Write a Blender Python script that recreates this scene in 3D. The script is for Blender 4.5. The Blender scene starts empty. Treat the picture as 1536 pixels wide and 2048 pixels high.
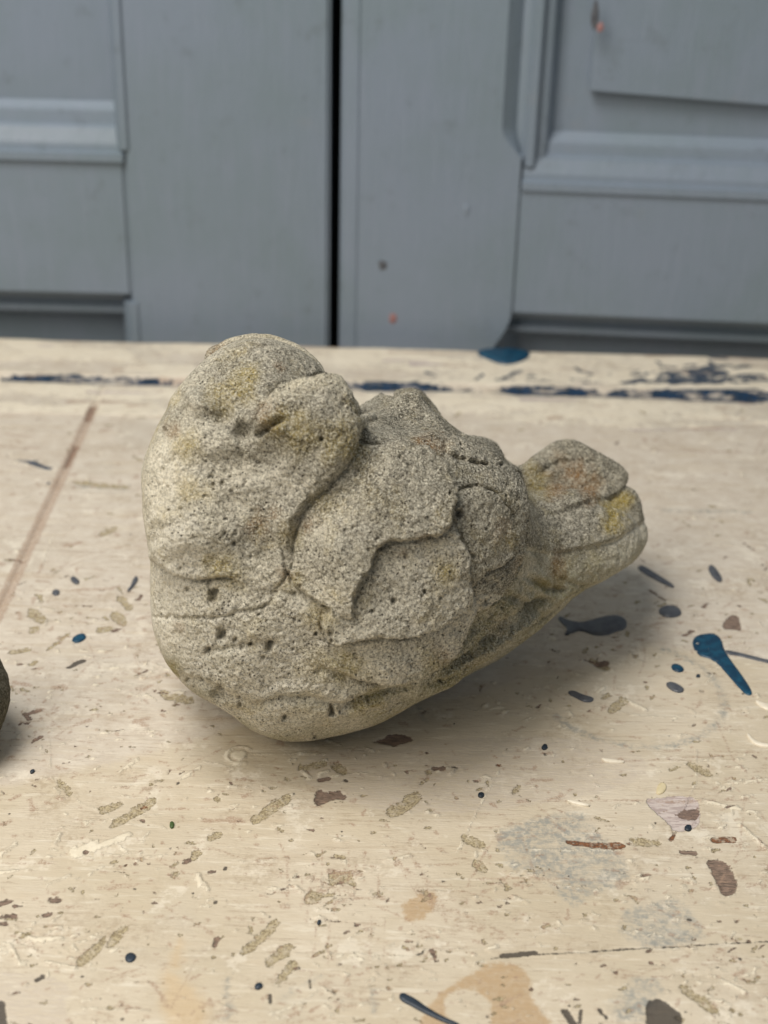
import bpy, bmesh, math, random
import numpy as np
from mathutils import Matrix, Vector, Euler
random.seed(7); RNG = np.random.default_rng(11)
S = bpy.context.scene
C = S.collection

# ------------------------------------------------------------------ camera
F = 2960.0                 # focal length in pixels of the 1536 x 2048 picture
CAMH = 0.315               # camera height over the table top (m)
PITCH = math.radians(27.5)
ROLL = math.radians(1.46)
cam_d = bpy.data.cameras.new('camera'); cam = bpy.data.objects.new('camera', cam_d); C.objects.link(cam)
cam_d.sensor_fit = 'VERTICAL'; cam_d.sensor_height = 36.0; cam_d.sensor_width = 27.0
cam_d.lens = 36.0 * F / 2048.0
cam_d.clip_start = 0.01; cam_d.clip_end = 50
cam_m = Matrix.Translation((0, 0, CAMH)) @ Matrix.Rotation(math.pi / 2 - PITCH, 4, 'X') @ Matrix.Rotation(ROLL, 4, 'Z')
cam.matrix_world = cam_m
cam_d.dof.use_dof = True
cam_d.dof.focus_distance = 0.492
cam_d.dof.aperture_fstop = cam_d.lens / 5.0     # 5.0 mm entrance pupil
S.camera = cam
CR = np.array(cam_m.to_3x3()); CO = np.array([0, 0, CAMH])

# ------------------------------------------------------------------ light
S.view_settings.view_transform = 'Standard'; S.view_settings.look = 'None'
S.view_settings.exposure = 0.2; S.view_settings.gamma = 1.0
W = bpy.data.worlds.new('World'); S.world = W; W.use_nodes = True
bg = W.node_tree.nodes['Background']
bg.inputs[0].default_value = (0.86, 0.93, 1.0, 1); bg.inputs[1].default_value = 0.25

def area(name, loc, target, size, power, col, size_y=None):
    d = bpy.data.lights.new(name, 'AREA'); d.energy = power; d.color = col
    d.size = size
    if size_y: d.shape = 'RECTANGLE'; d.size_y = size_y
    o = bpy.data.objects.new(name, d); C.objects.link(o)
    o.location = loc
    o.rotation_euler = (Vector(target) - Vector(loc)).to_track_quat('-Z', 'Y').to_euler()
    return o
area('ceiling_lamp_overhead', (-0.34, 0.24, 1.15), (0, 0.50, 0.05), 0.50, 10.5, (1.0, 0.965, 0.925))
area('fill_lamp_left_front', (-0.80, -0.34, 1.00), (0.0, 0.45, 0.0), 0.75, 9.8, (1.0, 0.92, 0.80))  # unseen fill lamp, added to brighten the front of the bird
S.cycles.use_denoising = True
S.cycles.max_bounces = 6

# ------------------------------------------------------------------ helpers
def lin(r, g, b):
    f = lambda c: (c / 12.92 if c <= 0.04045 else ((c + 0.055) / 1.055) ** 2.4)
    return (f(r / 255), f(g / 255), f(b / 255), 1)

def ray(px, py):
    px = np.asarray(px, float); py = np.asarray(py, float)
    d = np.stack([(px - 768) / F, -(py - 1024) / F, -np.ones_like(px)], -1)
    return d @ CR.T
def on_table(px, py, z=0.0):
    d = ray(px, py); t = (z - CAMH) / d[..., 2]
    return CO + d * t[..., None]
def at(px, py, Y):
    d = ray(px, py); t = Y / d[..., 1]
    return CO + d * t[..., None] if np.ndim(t) else CO + d * t
def project(p):
    q = (p - CO) @ CR
    dep = -q[:, 2]
    return 768 + F * q[:, 0] / dep, 1024 - F * q[:, 1] / dep, dep

def sstep(a, b, x):
    t = np.clip((x - a) / (b - a), 0, 1)
    return t * t * (3 - 2 * t)
def smin(a, b, k):
    h = np.clip(0.5 + 0.5 * (b - a) / k, 0, 1)
    return b + (a - b) * h - k * h * (1 - h)
def smax(a, b, k): return -smin(-a, -b, k)

def _hash(ix, iy, iz, seed):
    h = (ix * 374761393 + iy * 668265263 + iz * 1442695041 + seed * 974711) & 0xFFFFFFFF
    h = ((h ^ (h >> 13)) * 1274126177) & 0xFFFFFFFF
    h = (h ^ (h >> 16)) & 0xFFFF
    return h.astype(np.float32) / 65535.0
def vnoise(p, scale, seed=0):
    """value noise in -1..1; p (N,2|3) metres, scale = cells per metre"""
    q = np.asarray(p) * scale
    if q.shape[1] == 2: q = np.concatenate([q, np.zeros((len(q), 1))], 1)
    i = np.floor(q).astype(np.int64); f = (q - i).astype(np.float32); f = f * f * (3 - 2 * f)
    out = 0
    for dx in (0, 1):
        wx = f[:, 0] if dx else 1 - f[:, 0]
        for dy in (0, 1):
            wy = f[:, 1] if dy else 1 - f[:, 1]
            for dz in (0, 1):
                wz = f[:, 2] if dz else 1 - f[:, 2]
                out = out + wx * wy * wz * _hash(i[:, 0] + dx, i[:, 1] + dy, i[:, 2] + dz, seed)
    return out * 2 - 1
def fbm(p, scale, octv=4, seed=0, gain=0.5):
    s = 0; a = 1; n = 0
    for k in range(octv):
        s = s + a * vnoise(p, scale * 2 ** k, seed + 17 * k); n += a; a *= gain
    return s / n

def poly_sd(x, y, poly):
    """signed distance to a closed polygon, positive inside"""
    P = np.asarray(poly, np.float32); x = x.astype(np.float32); y = y.astype(np.float32)
    d = np.full(x.shape, 1e12, np.float32); ins = np.zeros(x.shape, bool)
    for a, b in zip(P, np.roll(P, -1, 0)):
        ex, ey = b - a; wx = x - a[0]; wy = y - a[1]
        t = np.clip((wx * ex + wy * ey) / (ex * ex + ey * ey + 1e-12), 0, 1)
        d = np.minimum(d, (wx - ex * t) ** 2 + (wy - ey * t) ** 2)
        c = ((a[1] <= y) & (b[1] > y)) | ((b[1] <= y) & (a[1] > y))
        with np.errstate(divide='ignore', invalid='ignore'):
            xi = a[0] + (y - a[1]) * (ex / ey if ey != 0 else 0)
        ins ^= c & (x < xi)
    d = np.sqrt(d)
    return np.where(ins, d, -d)
def line_d(x, y, pts):
    """distance to a polyline and the parameter 0..1 along it"""
    d = np.full(x.shape, 1e9); tt = np.zeros(x.shape); n = len(pts) - 1
    for k in range(n):
        a = np.array(pts[k], float); b = np.array(pts[k + 1], float)
        ex, ey = b - a; wx = x - a[0]; wy = y - a[1]
        t = np.clip((wx * ex + wy * ey) / (ex * ex + ey * ey + 1e-12), 0, 1)
        q = np.hypot(wx - ex * t, wy - ey * t)
        m = q < d; d = np.where(m, q, d); tt = np.where(m, (k + t) / n, tt)
    return d, tt
def smooth_poly(pts, it=2):
    P = np.array(pts, float)
    for _ in range(it):
        N = np.roll(P, -1, 0)
        P = np.stack([P * 0.75 + N * 0.25, P * 0.25 + N * 0.75], 1).reshape(-1, 2)
    return P

def mesh_obj(name, verts, faces, mat=None, parent=None, smooth=True, attrs=None, normals=None):
    me = bpy.data.meshes.new(name)
    verts = np.asarray(verts, np.float32); 
    if isinstance(faces, np.ndarray):
        n, k = faces.shape
        me.vertices.add(len(verts)); me.vertices.foreach_set('co', verts.ravel())
        me.loops.add(n * k); me.loops.foreach_set('vertex_index', faces.astype(np.int32).ravel())
        me.polygons.add(n); me.polygons.foreach_set('loop_start', np.arange(0, n * k, k, dtype=np.int32))
        me.update(calc_edges=True); me.validate()
    else:
        me.from_pydata([tuple(v) for v in verts.tolist()], [], faces); me.update()
    if smooth: me.polygons.foreach_set('use_smooth', np.ones(len(me.polygons), bool))
    for k, a in (attrs or {}).items():
        at_ = me.attributes.new(k, 'FLOAT', 'POINT'); at_.data.foreach_set('value', np.asarray(a, np.float32))
    if normals is not None: me.normals_split_custom_set_from_vertices(np.asarray(normals, np.float32))
    if mat: me.materials.append(mat)
    o = bpy.data.objects.new(name, me); C.objects.link(o)
    if parent: o.parent = parent; o.matrix_parent_inverse = parent.matrix_world.inverted()
    return o
def thing(name, label, cat, loc=(0, 0, 0), group=None):
    o = bpy.data.objects.new(name, None); C.objects.link(o); o.location = loc
    o.empty_display_size = 0.02
    o['label'] = label; o['category'] = cat
    if group: o['group'] = group
    bpy.context.view_layer.update()
    return o

# ------------------------------------------------------------------ node helper
class NT:
    def __init__(s, name):
        s.m = bpy.data.materials.new(name); s.m.use_nodes = True
        s.t = s.m.node_tree; s.t.nodes.clear()
        s.out = s.t.nodes.new('ShaderNodeOutputMaterial')
        s.b = s.t.nodes.new('ShaderNodeBsdfPrincipled'); s.t.links.new(s.b.outputs[0], s.out.inputs[0])
        s.co = s.t.nodes.new('ShaderNodeTexCoord').outputs['Object']
    def n(s, typ, **kw):
        x = s.t.nodes.new(typ)
        for k, v in kw.items(): setattr(x, k, v)
        return x
    def put(s, sock, v):
        if isinstance(v, bpy.types.NodeSocket): s.t.links.new(v, sock)
        elif isinstance(v, (tuple, list)) and sock.type == 'VECTOR': sock.default_value = v[:3]
        else: sock.default_value = v
    def math(s, op, a, b=0.0, c=0.0, clamp=False):
        x = s.n('ShaderNodeMath', operation=op); x.use_clamp = clamp
        for i, v in enumerate((a, b, c)): s.put(x.inputs[i], v)
        return x.outputs[0]
    def noise(s, scale, detail=3.0, rough=0.55, vec=None, dist=0.0):
        x = s.n('ShaderNodeTexNoise'); s.put(x.inputs['Vector'], vec or s.co)
        s.put(x.inputs['Scale'], scale); s.put(x.inputs['Detail'], detail); s.put(x.inputs['Roughness'], rough); s.put(x.inputs['Distortion'], dist)
        return x.outputs['Fac']
    def voro(s, scale, vec=None, feature='F1', out='Distance'):
        x = s.n('ShaderNodeTexVoronoi', feature=feature); s.put(x.inputs['Vector'], vec or s.co); s.put(x.inputs['Scale'], scale)
        return x.outputs[out]
    def map(s, v, a, b, c=0.0, d=1.0, smooth=True):
        x = s.n('ShaderNodeMapRange', interpolation_type='SMOOTHSTEP' if smooth else 'LINEAR')
        for i, q in enumerate((v, a, b, c, d)): s.put(x.inputs[i], q)
        return x.outputs[0]
    def mix(s, f, a, b, blend='MIX'):
        x = s.n('ShaderNodeMix', data_type='RGBA', blend_type=blend)
        s.put(x.inputs[0], f); s.put(x.inputs[6], a); s.put(x.inputs[7], b)
        return x.outputs[2]
    def attr(s, name):
        x = s.n('ShaderNodeAttribute', attribute_name=name); return x.outputs['Fac']
    def scaled(s, sx, sy, sz, rz=0.0):
        x = s.n('ShaderNodeMapping'); s.put(x.inputs['Vector'], s.co); x.inputs['Scale'].default_value = (sx, sy, sz)
        x.inputs['Rotation'].default_value = (0, 0, rz); return x.outputs[0]
    def bump(s, h, strength, dist, normal=None):
        x = s.n('ShaderNodeBump'); s.put(x.inputs['Height'], h); x.inputs['Strength'].default_value = strength
        x.inputs['Distance'].default_value = dist
        if normal: s.put(x.inputs['Normal'], normal)
        return x.outputs[0]
    def fin(s, col, rough, normal=None, spec=0.4):
        s.put(s.b.inputs['Base Color'], col); s.put(s.b.inputs['Roughness'], rough)
        s.put(s.b.inputs['Specular IOR Level'], spec)
        if normal: s.put(s.b.inputs['Normal'], normal)
        return s.m

# ------------------------------------------------------------------ materials
def concrete_material(name='weathered_concrete', tone=(1, 1, 1, 1)):
    t = NT(name)
    big = t.noise(38, 3, 0.6); mid = t.noise(120, 4, 0.65)
    col = t.mix(t.map(big, 0.36, 0.64), lin(228, 219, 197), lin(196, 187, 165))
    col = t.mix(t.math('MULTIPLY', t.map(mid, 0.48, 0.70), 0.5), col, lin(150, 142, 120))
    col = t.mix(t.math('MULTIPLY', t.map(t.noise(75, 4, 0.7), 0.50, 0.70), 0.52), col, lin(186, 164, 98))   # ochre bloom
    n3 = t.noise(420, 4, 0.75); n4 = t.noise(1100, 2, 0.7)
    def stain(col, name, tint, amt):
        m = t.math('MULTIPLY', t.attr(name), t.math('MULTIPLY', t.map(n3, 0.34, 0.58, 0.55, 1.0), t.map(n4, 0.36, 0.56, 0.65, 1.0)))
        return t.mix(t.math('MULTIPLY', m, amt, clamp=True), col, tint)
    col = stain(col, 'dirt_and_shade', lin(78, 73, 60), 1.0)
    col = stain(col, 'pale', lin(226, 219, 202), 1.0)
    col = stain(col, 'lichen_and_light', lin(164, 142, 58), 0.95)
    col = stain(col, 'rust', lin(138, 102, 58), 0.8)
    col = stain(col, 'algae_and_shade', lin(132, 127, 88), 0.9)
    # sand grains: pale and dark aggregate, dark specks also painted-in shade of pores
    g = t.noise(1150, 4, 0.95); g2 = t.noise(1700, 3, 0.9)
    spk = t.attr('grain')
    dark = t.math('MULTIPLY', t.map(g, 0.505, 0.560), t.math('MULTIPLY', spk, 0.78))
    lite = t.math('MULTIPLY', t.map(g2, 0.515, 0.575), t.math('MULTIPLY', spk, 0.86))
    col = t.mix(lite, col, lin(250, 243, 220))
    col = t.mix(dark, col, lin(40, 36, 26))
    pit = t.math('MULTIPLY', t.map(t.voro(640), 0.12, 0.25, 1.0, 0.0), t.map(t.noise(130, 2), 0.47, 0.58))
    pit = t.math('MULTIPLY', pit, spk)
    col = t.mix(t.math('MULTIPLY', pit, 0.9), col, lin(44, 40, 33))  # pits tinted dark, their shade painted into the colour
    if tone[0] != 1: col = t.mix(1.0, col, tone, 'MULTIPLY')
    h = t.math('ADD', t.math('MULTIPLY', g, -0.9), t.math('MULTIPLY', g2, 0.6))
    h = t.math('SUBTRACT', h, t.math('MULTIPLY', pit, 1.6))
    h = t.math('MULTIPLY', h, t.math('MULTIPLY_ADD', spk, 0.75, 0.25))
    return t.fin(col, 0.92, t.bump(h, 1.0, 0.0010), 0.25)

def table_material():
    t = NT('worn_cream_paint')
    g1 = t.scaled(9, 60, 60)             # grain runs along X
    base = t.mix(t.map(t.noise(16, 4, 0.6), 0.35, 0.65), lin(201, 189, 168), lin(191, 178, 154))
    n0 = t.noise(110, 4, 0.7)
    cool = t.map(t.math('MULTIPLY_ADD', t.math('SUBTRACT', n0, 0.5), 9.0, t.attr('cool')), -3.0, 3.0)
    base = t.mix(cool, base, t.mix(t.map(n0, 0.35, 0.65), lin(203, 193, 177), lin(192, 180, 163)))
    base = t.mix(t.math('MULTIPLY', t.map(t.noise(3.2, 4, 0.6, g1), 0.48, 0.70), 0.5), base, lin(190, 175, 151))
    base = t.mix(t.math('MULTIPLY', t.map(t.noise(7, 3, 0.6, g1), 0.55, 0.7), 0.45), base, lin(222, 214, 196))
    n1 = t.noise(420, 4, 0.7); n2 = t.noise(1500, 3, 0.7)
    rag = t.math('ADD', t.math('MULTIPLY', t.math('SUBTRACT', t.noise(190, 3, 0.7), 0.5), 2.2), t.math('MULTIPLY', t.math('SUBTRACT', n1, 0.5), 2.0))
    rag = t.math('ADD', rag, t.math('MULTIPLY', t.math('SUBTRACT', n2, 0.5), 1.0))
    _r0 = t.math('ADD', t.math('MULTIPLY', t.math('SUBTRACT', n1, 0.5), 2.6), t.math('MULTIPLY', t.math('SUBTRACT', n2, 0.5), 1.1))
    gr = t.noise(26, 3, 0.7, g1)
    grime = t.math('MULTIPLY', t.map(t.noise(34, 6, 0.75), 0.50, 0.68), t.map(n1, 0.36, 0.62))
    base = t.mix(t.math('MULTIPLY', grime, 0.62), base, lin(158, 140, 116))
    bare = t.math('MULTIPLY', t.map(t.noise(1.0, 5, 0.75, t.scaled(60, 260, 60)), 0.585, 0.66), t.map(n2, 0.38, 0.55))
    base = t.mix(t.math('MULTIPLY', bare, 0.6), base, lin(146, 124, 102))
    scf = t.math('MULTIPLY', t.map(t.noise(1.0, 4, 0.8, t.scaled(22, 620, 1, 0.03)), 0.56, 0.64), t.map(t.noise(20, 4, 0.7), 0.46, 0.60))
    base = t.mix(t.math('MULTIPLY', scf, 0.70), base, lin(156, 138, 116))
    smg = t.map(t.noise(12, 5, 0.65), 0.52, 0.66)
    base = t.mix(t.math('MULTIPLY', smg, 0.30), base, lin(176, 168, 152))
    base = t.mix(t.math('MULTIPLY', t.map(t.noise(48, 5, 0.75), 0.56, 0.64), 0.45), base, lin(226, 217, 199))
    def mask(name, ragged=1.0, soft=0.22):
        a = t.math('MULTIPLY_ADD', rag, ragged, t.attr(name))
        return t.map(a, -soft, soft)
    col = base
    # thin washes first
    m = t.math('MULTIPLY', mask('wash', 1.8, 1.6), t.math('MULTIPLY', t.map(n1, 0.36, 0.60, 0.15, 1.0), t.map(n0, 0.34, 0.58, 0.25, 1.0)))
    col = t.mix(t.math('MULTIPLY', m, 1.0), col, lin(150, 148, 139))
    col = t.mix(t.math('MULTIPLY', mask('tan', 1.7, 0.9), t.map(n1, 0.3, 0.6, 0.6, 0.9)), col, lin(176, 150, 116))
    col = t.mix(t.math('MULTIPLY', mask('stain', 1.6, 2.6), 0.38), col, lin(196, 164, 116))
    col = t.mix(t.math('MULTIPLY', mask('weather', 1.2, 0.8), t.map(gr, 0.40, 0.62, 0.2, 0.95)), col, lin(190, 178, 161))
    mr = mask('ridge', 1.7, 0.35)
    col = t.mix(t.math('MULTIPLY', mr, 0.55), col, lin(230, 220, 197))
    mo = mask('old', 1.5)
    oc = t.mix(t.map(n2, 0.42, 0.60), lin(178, 164, 132), lin(122, 108, 82))
    mo = t.math('MULTIPLY', mo, t.map(n1, 0.34, 0.54, 0.30, 0.92))
    col = t.mix(mo, col, oc)
    mp = mask('primer', 1.0)
    col = t.mix(mp, col, t.mix(t.map(gr, 0.45, 0.6), lin(196, 184, 176), lin(168, 152, 146)))
    mw = mask('wood', 1.2)
    wc = t.mix(t.map(t.noise(40, 3, 0.7, g1), 0.42, 0.62), lin(128, 106, 92), lin(78, 64, 56))
    col = t.mix(t.math('MULTIPLY', mw, 0.92), col, wc)
    mf = mask('faintwood', 1.2, 0.5)
    col = t.mix(t.math('MULTIPLY', mf, t.map(n2, 0.36, 0.6, 0.20, 0.80)), col, lin(158, 132, 112))
    mu = mask('rust', 1.0)
    col = t.mix(t.math('MULTIPLY', mu, t.map(n1, 0.35, 0.55, 0.4, 0.95)), col, t.mix(t.map(n2, 0.4, 0.6), lin(128, 78, 42), lin(82, 58, 42)))
    mn = t.math('MULTIPLY', mask('navy', 1.8), t.map(t.noise(1.0, 4, 0.7, t.scaled(70, 500, 1)), 0.34, 0.50, 0.25, 1.0))
    col = t.mix(t.math('MULTIPLY', mn, 0.97), col, t.mix(t.map(n1, 0.4, 0.6), lin(2, 48, 80), lin(14, 42, 62)))
    md = mask('dark', 0.6)
    col = t.mix(t.math('MULTIPLY', md, 0.9), col, lin(66, 60, 54))
    # tiny specks and hairline scratches
    sp = t.math('MULTIPLY', t.map(t.voro(210), 0.06, 0.12, 1, 0), t.map(t.noise(60, 2), 0.5, 0.6))
    col = t.mix(t.math('MULTIPLY', sp, 0.6), col, lin(140, 116, 92))
    sc = t.scaled(60, 900, 1, 0.06); sl = t.noise(1.0, 2, 0.5, sc)
    col = t.mix(t.math('MULTIPLY', t.map(sl, 0.66, 0.74), 0.40), col, lin(150, 130, 108))
    # relief: chips sit below the paint, ridges above, plus brush marks
    h = t.math('MULTIPLY', t.math('MAXIMUM', t.math('MAXIMUM', mo, mw), t.math('MAXIMUM', mu, mp)), -1.0)
    h = t.math('ADD', h, t.math('MULTIPLY', mr, 0.55))
    h = t.math('ADD', h, t.math('MULTIPLY', n1, 0.45))
    h = t.math('ADD', h, t.math('MULTIPLY', gr, 0.9))
    h = t.math('ADD', h, t.math('MULTIPLY', md, -0.8))
    rough = t.map(n1, 0.3, 0.7, 0.36, 0.6)
    rough = t.math('ADD', rough, t.math('MULTIPLY', t.math('MAXIMUM', mo, mw), 0.3), clamp=True)
    return t.fin(col, rough, t.bump(h, 0.85, 0.00035), t.math('MULTIPLY_ADD', mn, -0.22, 0.28))

def drip_material(name, c1, c2, rough):
    t = NT(name); n = t.noise(300, 3, 0.6)
    return t.fin(t.mix(t.map(n, 0.4, 0.65), c1, c2), rough, t.bump(n, 0.3, 0.0003), 0.5)

def door_material():
    t = NT('grey_blue_door_paint')
    v = t.scaled(6, 6, 0.7)
    n = t.noise(9, 5, 0.65); b = t.noise(30, 4, 0.65, v); s = t.noise(55, 5, 0.75)
    col = t.mix(t.map(n, 0.35, 0.68), lin(119, 130, 143), lin(112, 125, 133))
    col = t.mix(t.math('MULTIPLY', t.map(b, 0.46, 0.70), 0.3), col, lin(126, 134, 149))
    col = t.mix(t.math('MULTIPLY', t.map(s, 0.56, 0.70), 0.40), col, lin(96, 105, 110))
    col = t.mix(t.math('MULTIPLY', t.map(t.noise(21, 5, 0.7), 0.60, 0.72), 0.35), col, lin(128, 130, 134))
    h = t.math('ADD', t.noise(44, 4, 0.65, v), t.math('MULTIPLY', s, 0.5))
    return t.fin(col, t.map(n, 0.3, 0.7, 0.36, 0.52), t.bump(h, 0.35, 0.0010), 0.45)
M_CON = concrete_material(); M_CON2 = concrete_material('dark_concrete', (0.42, 0.43, 0.42, 1)); M_TAB = table_material(); M_DOOR = door_material()
M_SLATE = drip_material('slate_grey_paint', lin(84, 86, 90), lin(70, 72, 78), 0.35)
M_TEAL = drip_material('teal_blue_paint', lin(6, 50, 74), lin(14, 70, 94), 0.42)
M_NAVY = drip_material('navy_paint', lin(38, 50, 62), lin(30, 40, 50), 0.5)
M_WHITE = drip_material('white_paint', lin(222, 212, 192), lin(212, 202, 182), 0.4)
M_CREAM = drip_material('yellowed_paint', lin(206, 192, 156), lin(190, 175, 136), 0.5)
M_RED = drip_material('red_fleck_paint', lin(150, 108, 104), lin(138, 104, 102), 0.5)
# ------------------------------------------------------------------ the pair of doors behind the table
def hit(px, py, org, nrm):
    d = ray(px, py); t = np.dot(np.array(org) - CO, nrm) / np.dot(d, nrm)
    return CO + d * t
def prism_x(prof, x0, x1):
    """profile [(y, z)] swept along x"""
    n = len(prof); v = [(x0, y, z) for y, z in prof] + [(x1, y, z) for y, z in prof]
    f = [(i, (i + 1) % n, n + (i + 1) % n, n + i) for i in range(n)] + [tuple(range(n))[::-1], tuple(range(n, 2 * n))]
    return v, f
def prism_z(prof, z0, z1):
    n = len(prof); v = [(x, y, z0) for x, y in prof] + [(x, y, z1) for x, y in prof]
    f = [(i, (i + 1) % n, n + (i + 1) % n, n + i) for i in range(n)] + [tuple(range(n))[::-1], tuple(range(n, 2 * n))]
    return v, f
def box_vf(x0, x1, y0, y1, z0, z1): return prism_z([(x0, y0), (x1, y0), (x1, y1), (x0, y1)], z0, z1)
def part(name, vf, parent, mat=None, bev=0.0012):
    me = bpy.data.meshes.new(name); me.from_pydata(vf[0], [], vf[1]); me.update()
    bm = bmesh.new(); bm.from_mesh(me)
    bmesh.ops.recalc_face_normals(bm, faces=bm.faces)
    if bev: bmesh.ops.bevel(bm, geom=[e for e in bm.edges if e.is_manifold and e.calc_face_angle(0) > 0.3], offset=bev, segments=2, affect='EDGES', clamp_overlap=True)
    bm.to_mesh(me); bm.free()
    me.materials.append(mat or M_DOOR)
    o = bpy.data.objects.new(name, me); C.objects.link(o); o.parent = parent
    return o
ZB, ZT, TH = -0.74, 0.95, 0.046
YD = 0.829
# ---- left leaf (closed)
GX = float(hit(659, 420, (0, YD, 0), (0, 1, 0))[0])
cb = thing('cupboard', 'grey-blue painted cupboard with two panelled doors and a black gap between them, behind the table', 'cupboard', (0, YD, ZB))
def leaf(loc, rz, label):
    o = bpy.data.objects.new('door', None); C.objects.link(o); o.parent = cb; o.location = Vector(loc) - cb.location
    o.rotation_euler = (0, 0, rz); o['label'] = label; o.empty_display_size = 0.02; bpy.context.view_layer.update(); return o
dl = leaf((GX, YD, ZB), 0, 'closed door left of the dark gap')
L = lambda px, py: hit(px, py, (0, YD, 0), (0, 1, 0)) - np.array([GX, YD, ZB])
sx = L(247, 330)[0]                         # inner edge of the stile
zr1, zr0 = L(120, 318)[2], L(120, 588)[2]   # middle rail
zt, zb = ZT - ZB, 0.0
lx = -0.52
RD = 0.016; RL = 0.027
part('stile', box_vf(sx, 0, 0, TH, zb, zt), dl, bev=0.002)
part('stile', box_vf(lx, lx + 0.12, 0, TH, zb, zt), dl, bev=0.002)
part('rail', box_vf(lx + 0.12, sx, 0.0006, TH, zr0, zr1), dl)
part('rail', box_vf(lx + 0.12, sx, 0.0006, TH, zt - 0.12, zt), dl)
part('rail', box_vf(lx + 0.12, sx, 0.0006, TH, zb, zb + 0.15), dl)
part('panel', box_vf(lx + 0.11, sx, RD, RD + 0.009, zr1 - 0.005, zt - 0.115), dl)
part('panel', box_vf(lx + 0.11, sx, RL, RL + 0.009, zb + 0.145, zr0 + 0.005), dl)
zm = zr1
part('moulding', prism_x([(RD, zm + 0.030), (0.0105, zm + 0.0255), (0.0095, zm + 0.018), (0.0060, zm + 0.0165), (0.0022, zm + 0.0085), (0.0018, zm + 0.005), (-0.0022, zm + 0.004), (-0.0022, zm - 0.001), (RD + .004, zm - 0.001), (RD + .004, zm + 0.03)], lx + 0.13, sx + 0.0005), dl, bev=0.0006)
part('moulding', prism_z([(sx - 0.006, RD), (sx - 0.004, 0.004), (sx - 0.001, -0.0016), (sx + 0.0035, -0.0016), (sx + 0.0035, 0.004), (sx, RD + 0.003)], zm + 0.006, zt - 0.13), dl, bev=0.0006)
zq = zr0
part('moulding', prism_x([(0.0085, zq + 0.0005), (0.0085, zq - 0.0045), (0.0150, zq - 0.0055), (0.0150, zq - 0.0095), (0.0100, zq - 0.0105), (0.0100, zq - 0.0145), (0.0185, zq - 0.0155), (0.0185, zq - 0.0190), (0.0255, zq - 0.0200), (RL + .004, zq - 0.0215), (RL + .004, zq + 0.0005)], lx + 0.13, sx + 0.003), dl, bev=0.0006)
part('moulding', prism_z([(sx - 0.008, RD), (sx - 0.005, 0.004), (sx - 0.001, -0.0012), (sx + 0.004, -0.0012), (sx + 0.004, 0.004), (sx, RD + 0.003)], zb + 0.16, zq - 0.004), dl, bev=0.0006)
# ---- right leaf (a few degrees open)
ANG = -math.radians(3.2)
nrm = np.array([-math.sin(ANG), math.cos(ANG), 0.0])
G2 = float(hit(678, 420, (0, YD, 0), (0, 1, 0))[0])
ORG = np.array([G2, YD - 0.002, ZB])
dr = leaf(tuple(ORG), ANG, 'door right of the dark gap, slightly ajar')
RI = np.array(dr.matrix_world.to_3x3()).T
Rl = lambda px, py: RI @ (hit(px, py, ORG, nrm) - ORG)
xs = Rl(1042, 330)[0]; xo = Rl(1012, 120)[0]
zr1, zr0 = Rl(1290, 388)[2], Rl(1290, 640)[2]
zc = Rl(1030, 255)[2]; zc2 = Rl(1040, 318)[2]
rx = 0.56
# stile whose edge is cut back to a chamfer that stops in a curve
bead = 0.011
curve2 = [(xs - 0.010 * (k / 6) ** 1.6, zr0 - 0.022 * k / 6) for k in range(7)]
out = [(bead, zb), (curve2[-1][0], zb)] + curve2[::-1] + [(xs, zc2)]
curve = []
for k in range(1, 9):
    a = k / 8; curve.append((xs + (xo - xs) * math.sin(a * math.pi / 2) ** 1.2, zc2 + (zc - zc2) * a))
out += curve + [(xo, zt), (bead, zt)]
n = len(out); v = [(x, 0, z) for x, z in out] + [(x, TH, z) for x, z in out]
f = [(i, (i + 1) % n, n + (i + 1) % n, n + i) for i in range(n)] + [tuple(range(n)), tuple(range(2 * n - 1, n - 1, -1))]
part('stile', (v, f), dr, bev=0)
part('edge_strip', prism_z([(0, 0.006), (0.0015, 0.004), (bead, 0.0032), (bead, TH), (0, TH)], zb, zt), dr, bev=0.0008)
ch = [(xs, zc2)] + curve + [(xo, zt)]
v = [(x, 0.0, z) for x, z in ch] + [(xs - 0.3 * (xs - x), 0.007 if i else 0.0, z) for i, (x, z) in enumerate(ch)] + [(xs + 0.0005, 0.0055 if i else 0.0, z) for i, (x, z) in enumerate(ch)]
m = len(ch); f = []
for i in range(m - 1):
    f += [(i, i + 1, m + i + 1, m + i), (m + i, m + i + 1, 2 * m + i + 1, 2 * m + i)]
part('chamfer', (v, f), dr, bev=0)
part('stile', box_vf(rx - 0.11, rx, 0, TH, zb, zt), dr, bev=0.002)
part('rail', box_vf(xs, rx - 0.11, 0.0006, TH, zr0, zr1), dr)
part('rail', box_vf(xs, rx - 0.11, 0.0006, TH, zt - 0.12, zt), dr)
part('rail', box_vf(xs, rx - 0.11, 0.0006, TH, zb, zb + 0.15), dr)
part('panel', box_vf(xs, rx - 0.1, RD, RD + 0.009, zr1 - 0.005, zt - 0.115), dr)
part('panel', box_vf(xs, rx - 0.1, RL, RL + 0.009, zb + 0.145, zr0 + 0.005), dr)
zm = zr1
part('moulding', prism_x([(RD, zm + 0.030), (0.0100, zm + 0.0245), (0.0092, zm + 0.018), (0.0055, zm + 0.0165), (0.0022, zm + 0.0085), (0.0018, zm + 0.005), (-0.0012, zm + 0.004), (-0.0012, zm - 0.001), (RD + .004, zm - 0.001), (RD + .004, zm + 0.03)], xs + 0.001, rx - 0.115), dr, bev=0.0006)
part('moulding', prism_z([(xs, 0.0055), (xs + 0.003, 0.001), (xs + 0.007, 0.001), (xs + 0.0085, 0.006), (xs + 0.013, 0.0065), (xs + 0.018, RD + 0.001), (xs, RD + 0.003)], zm + 0.012, zt - 0.13), dr, bev=0.0006)
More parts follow.
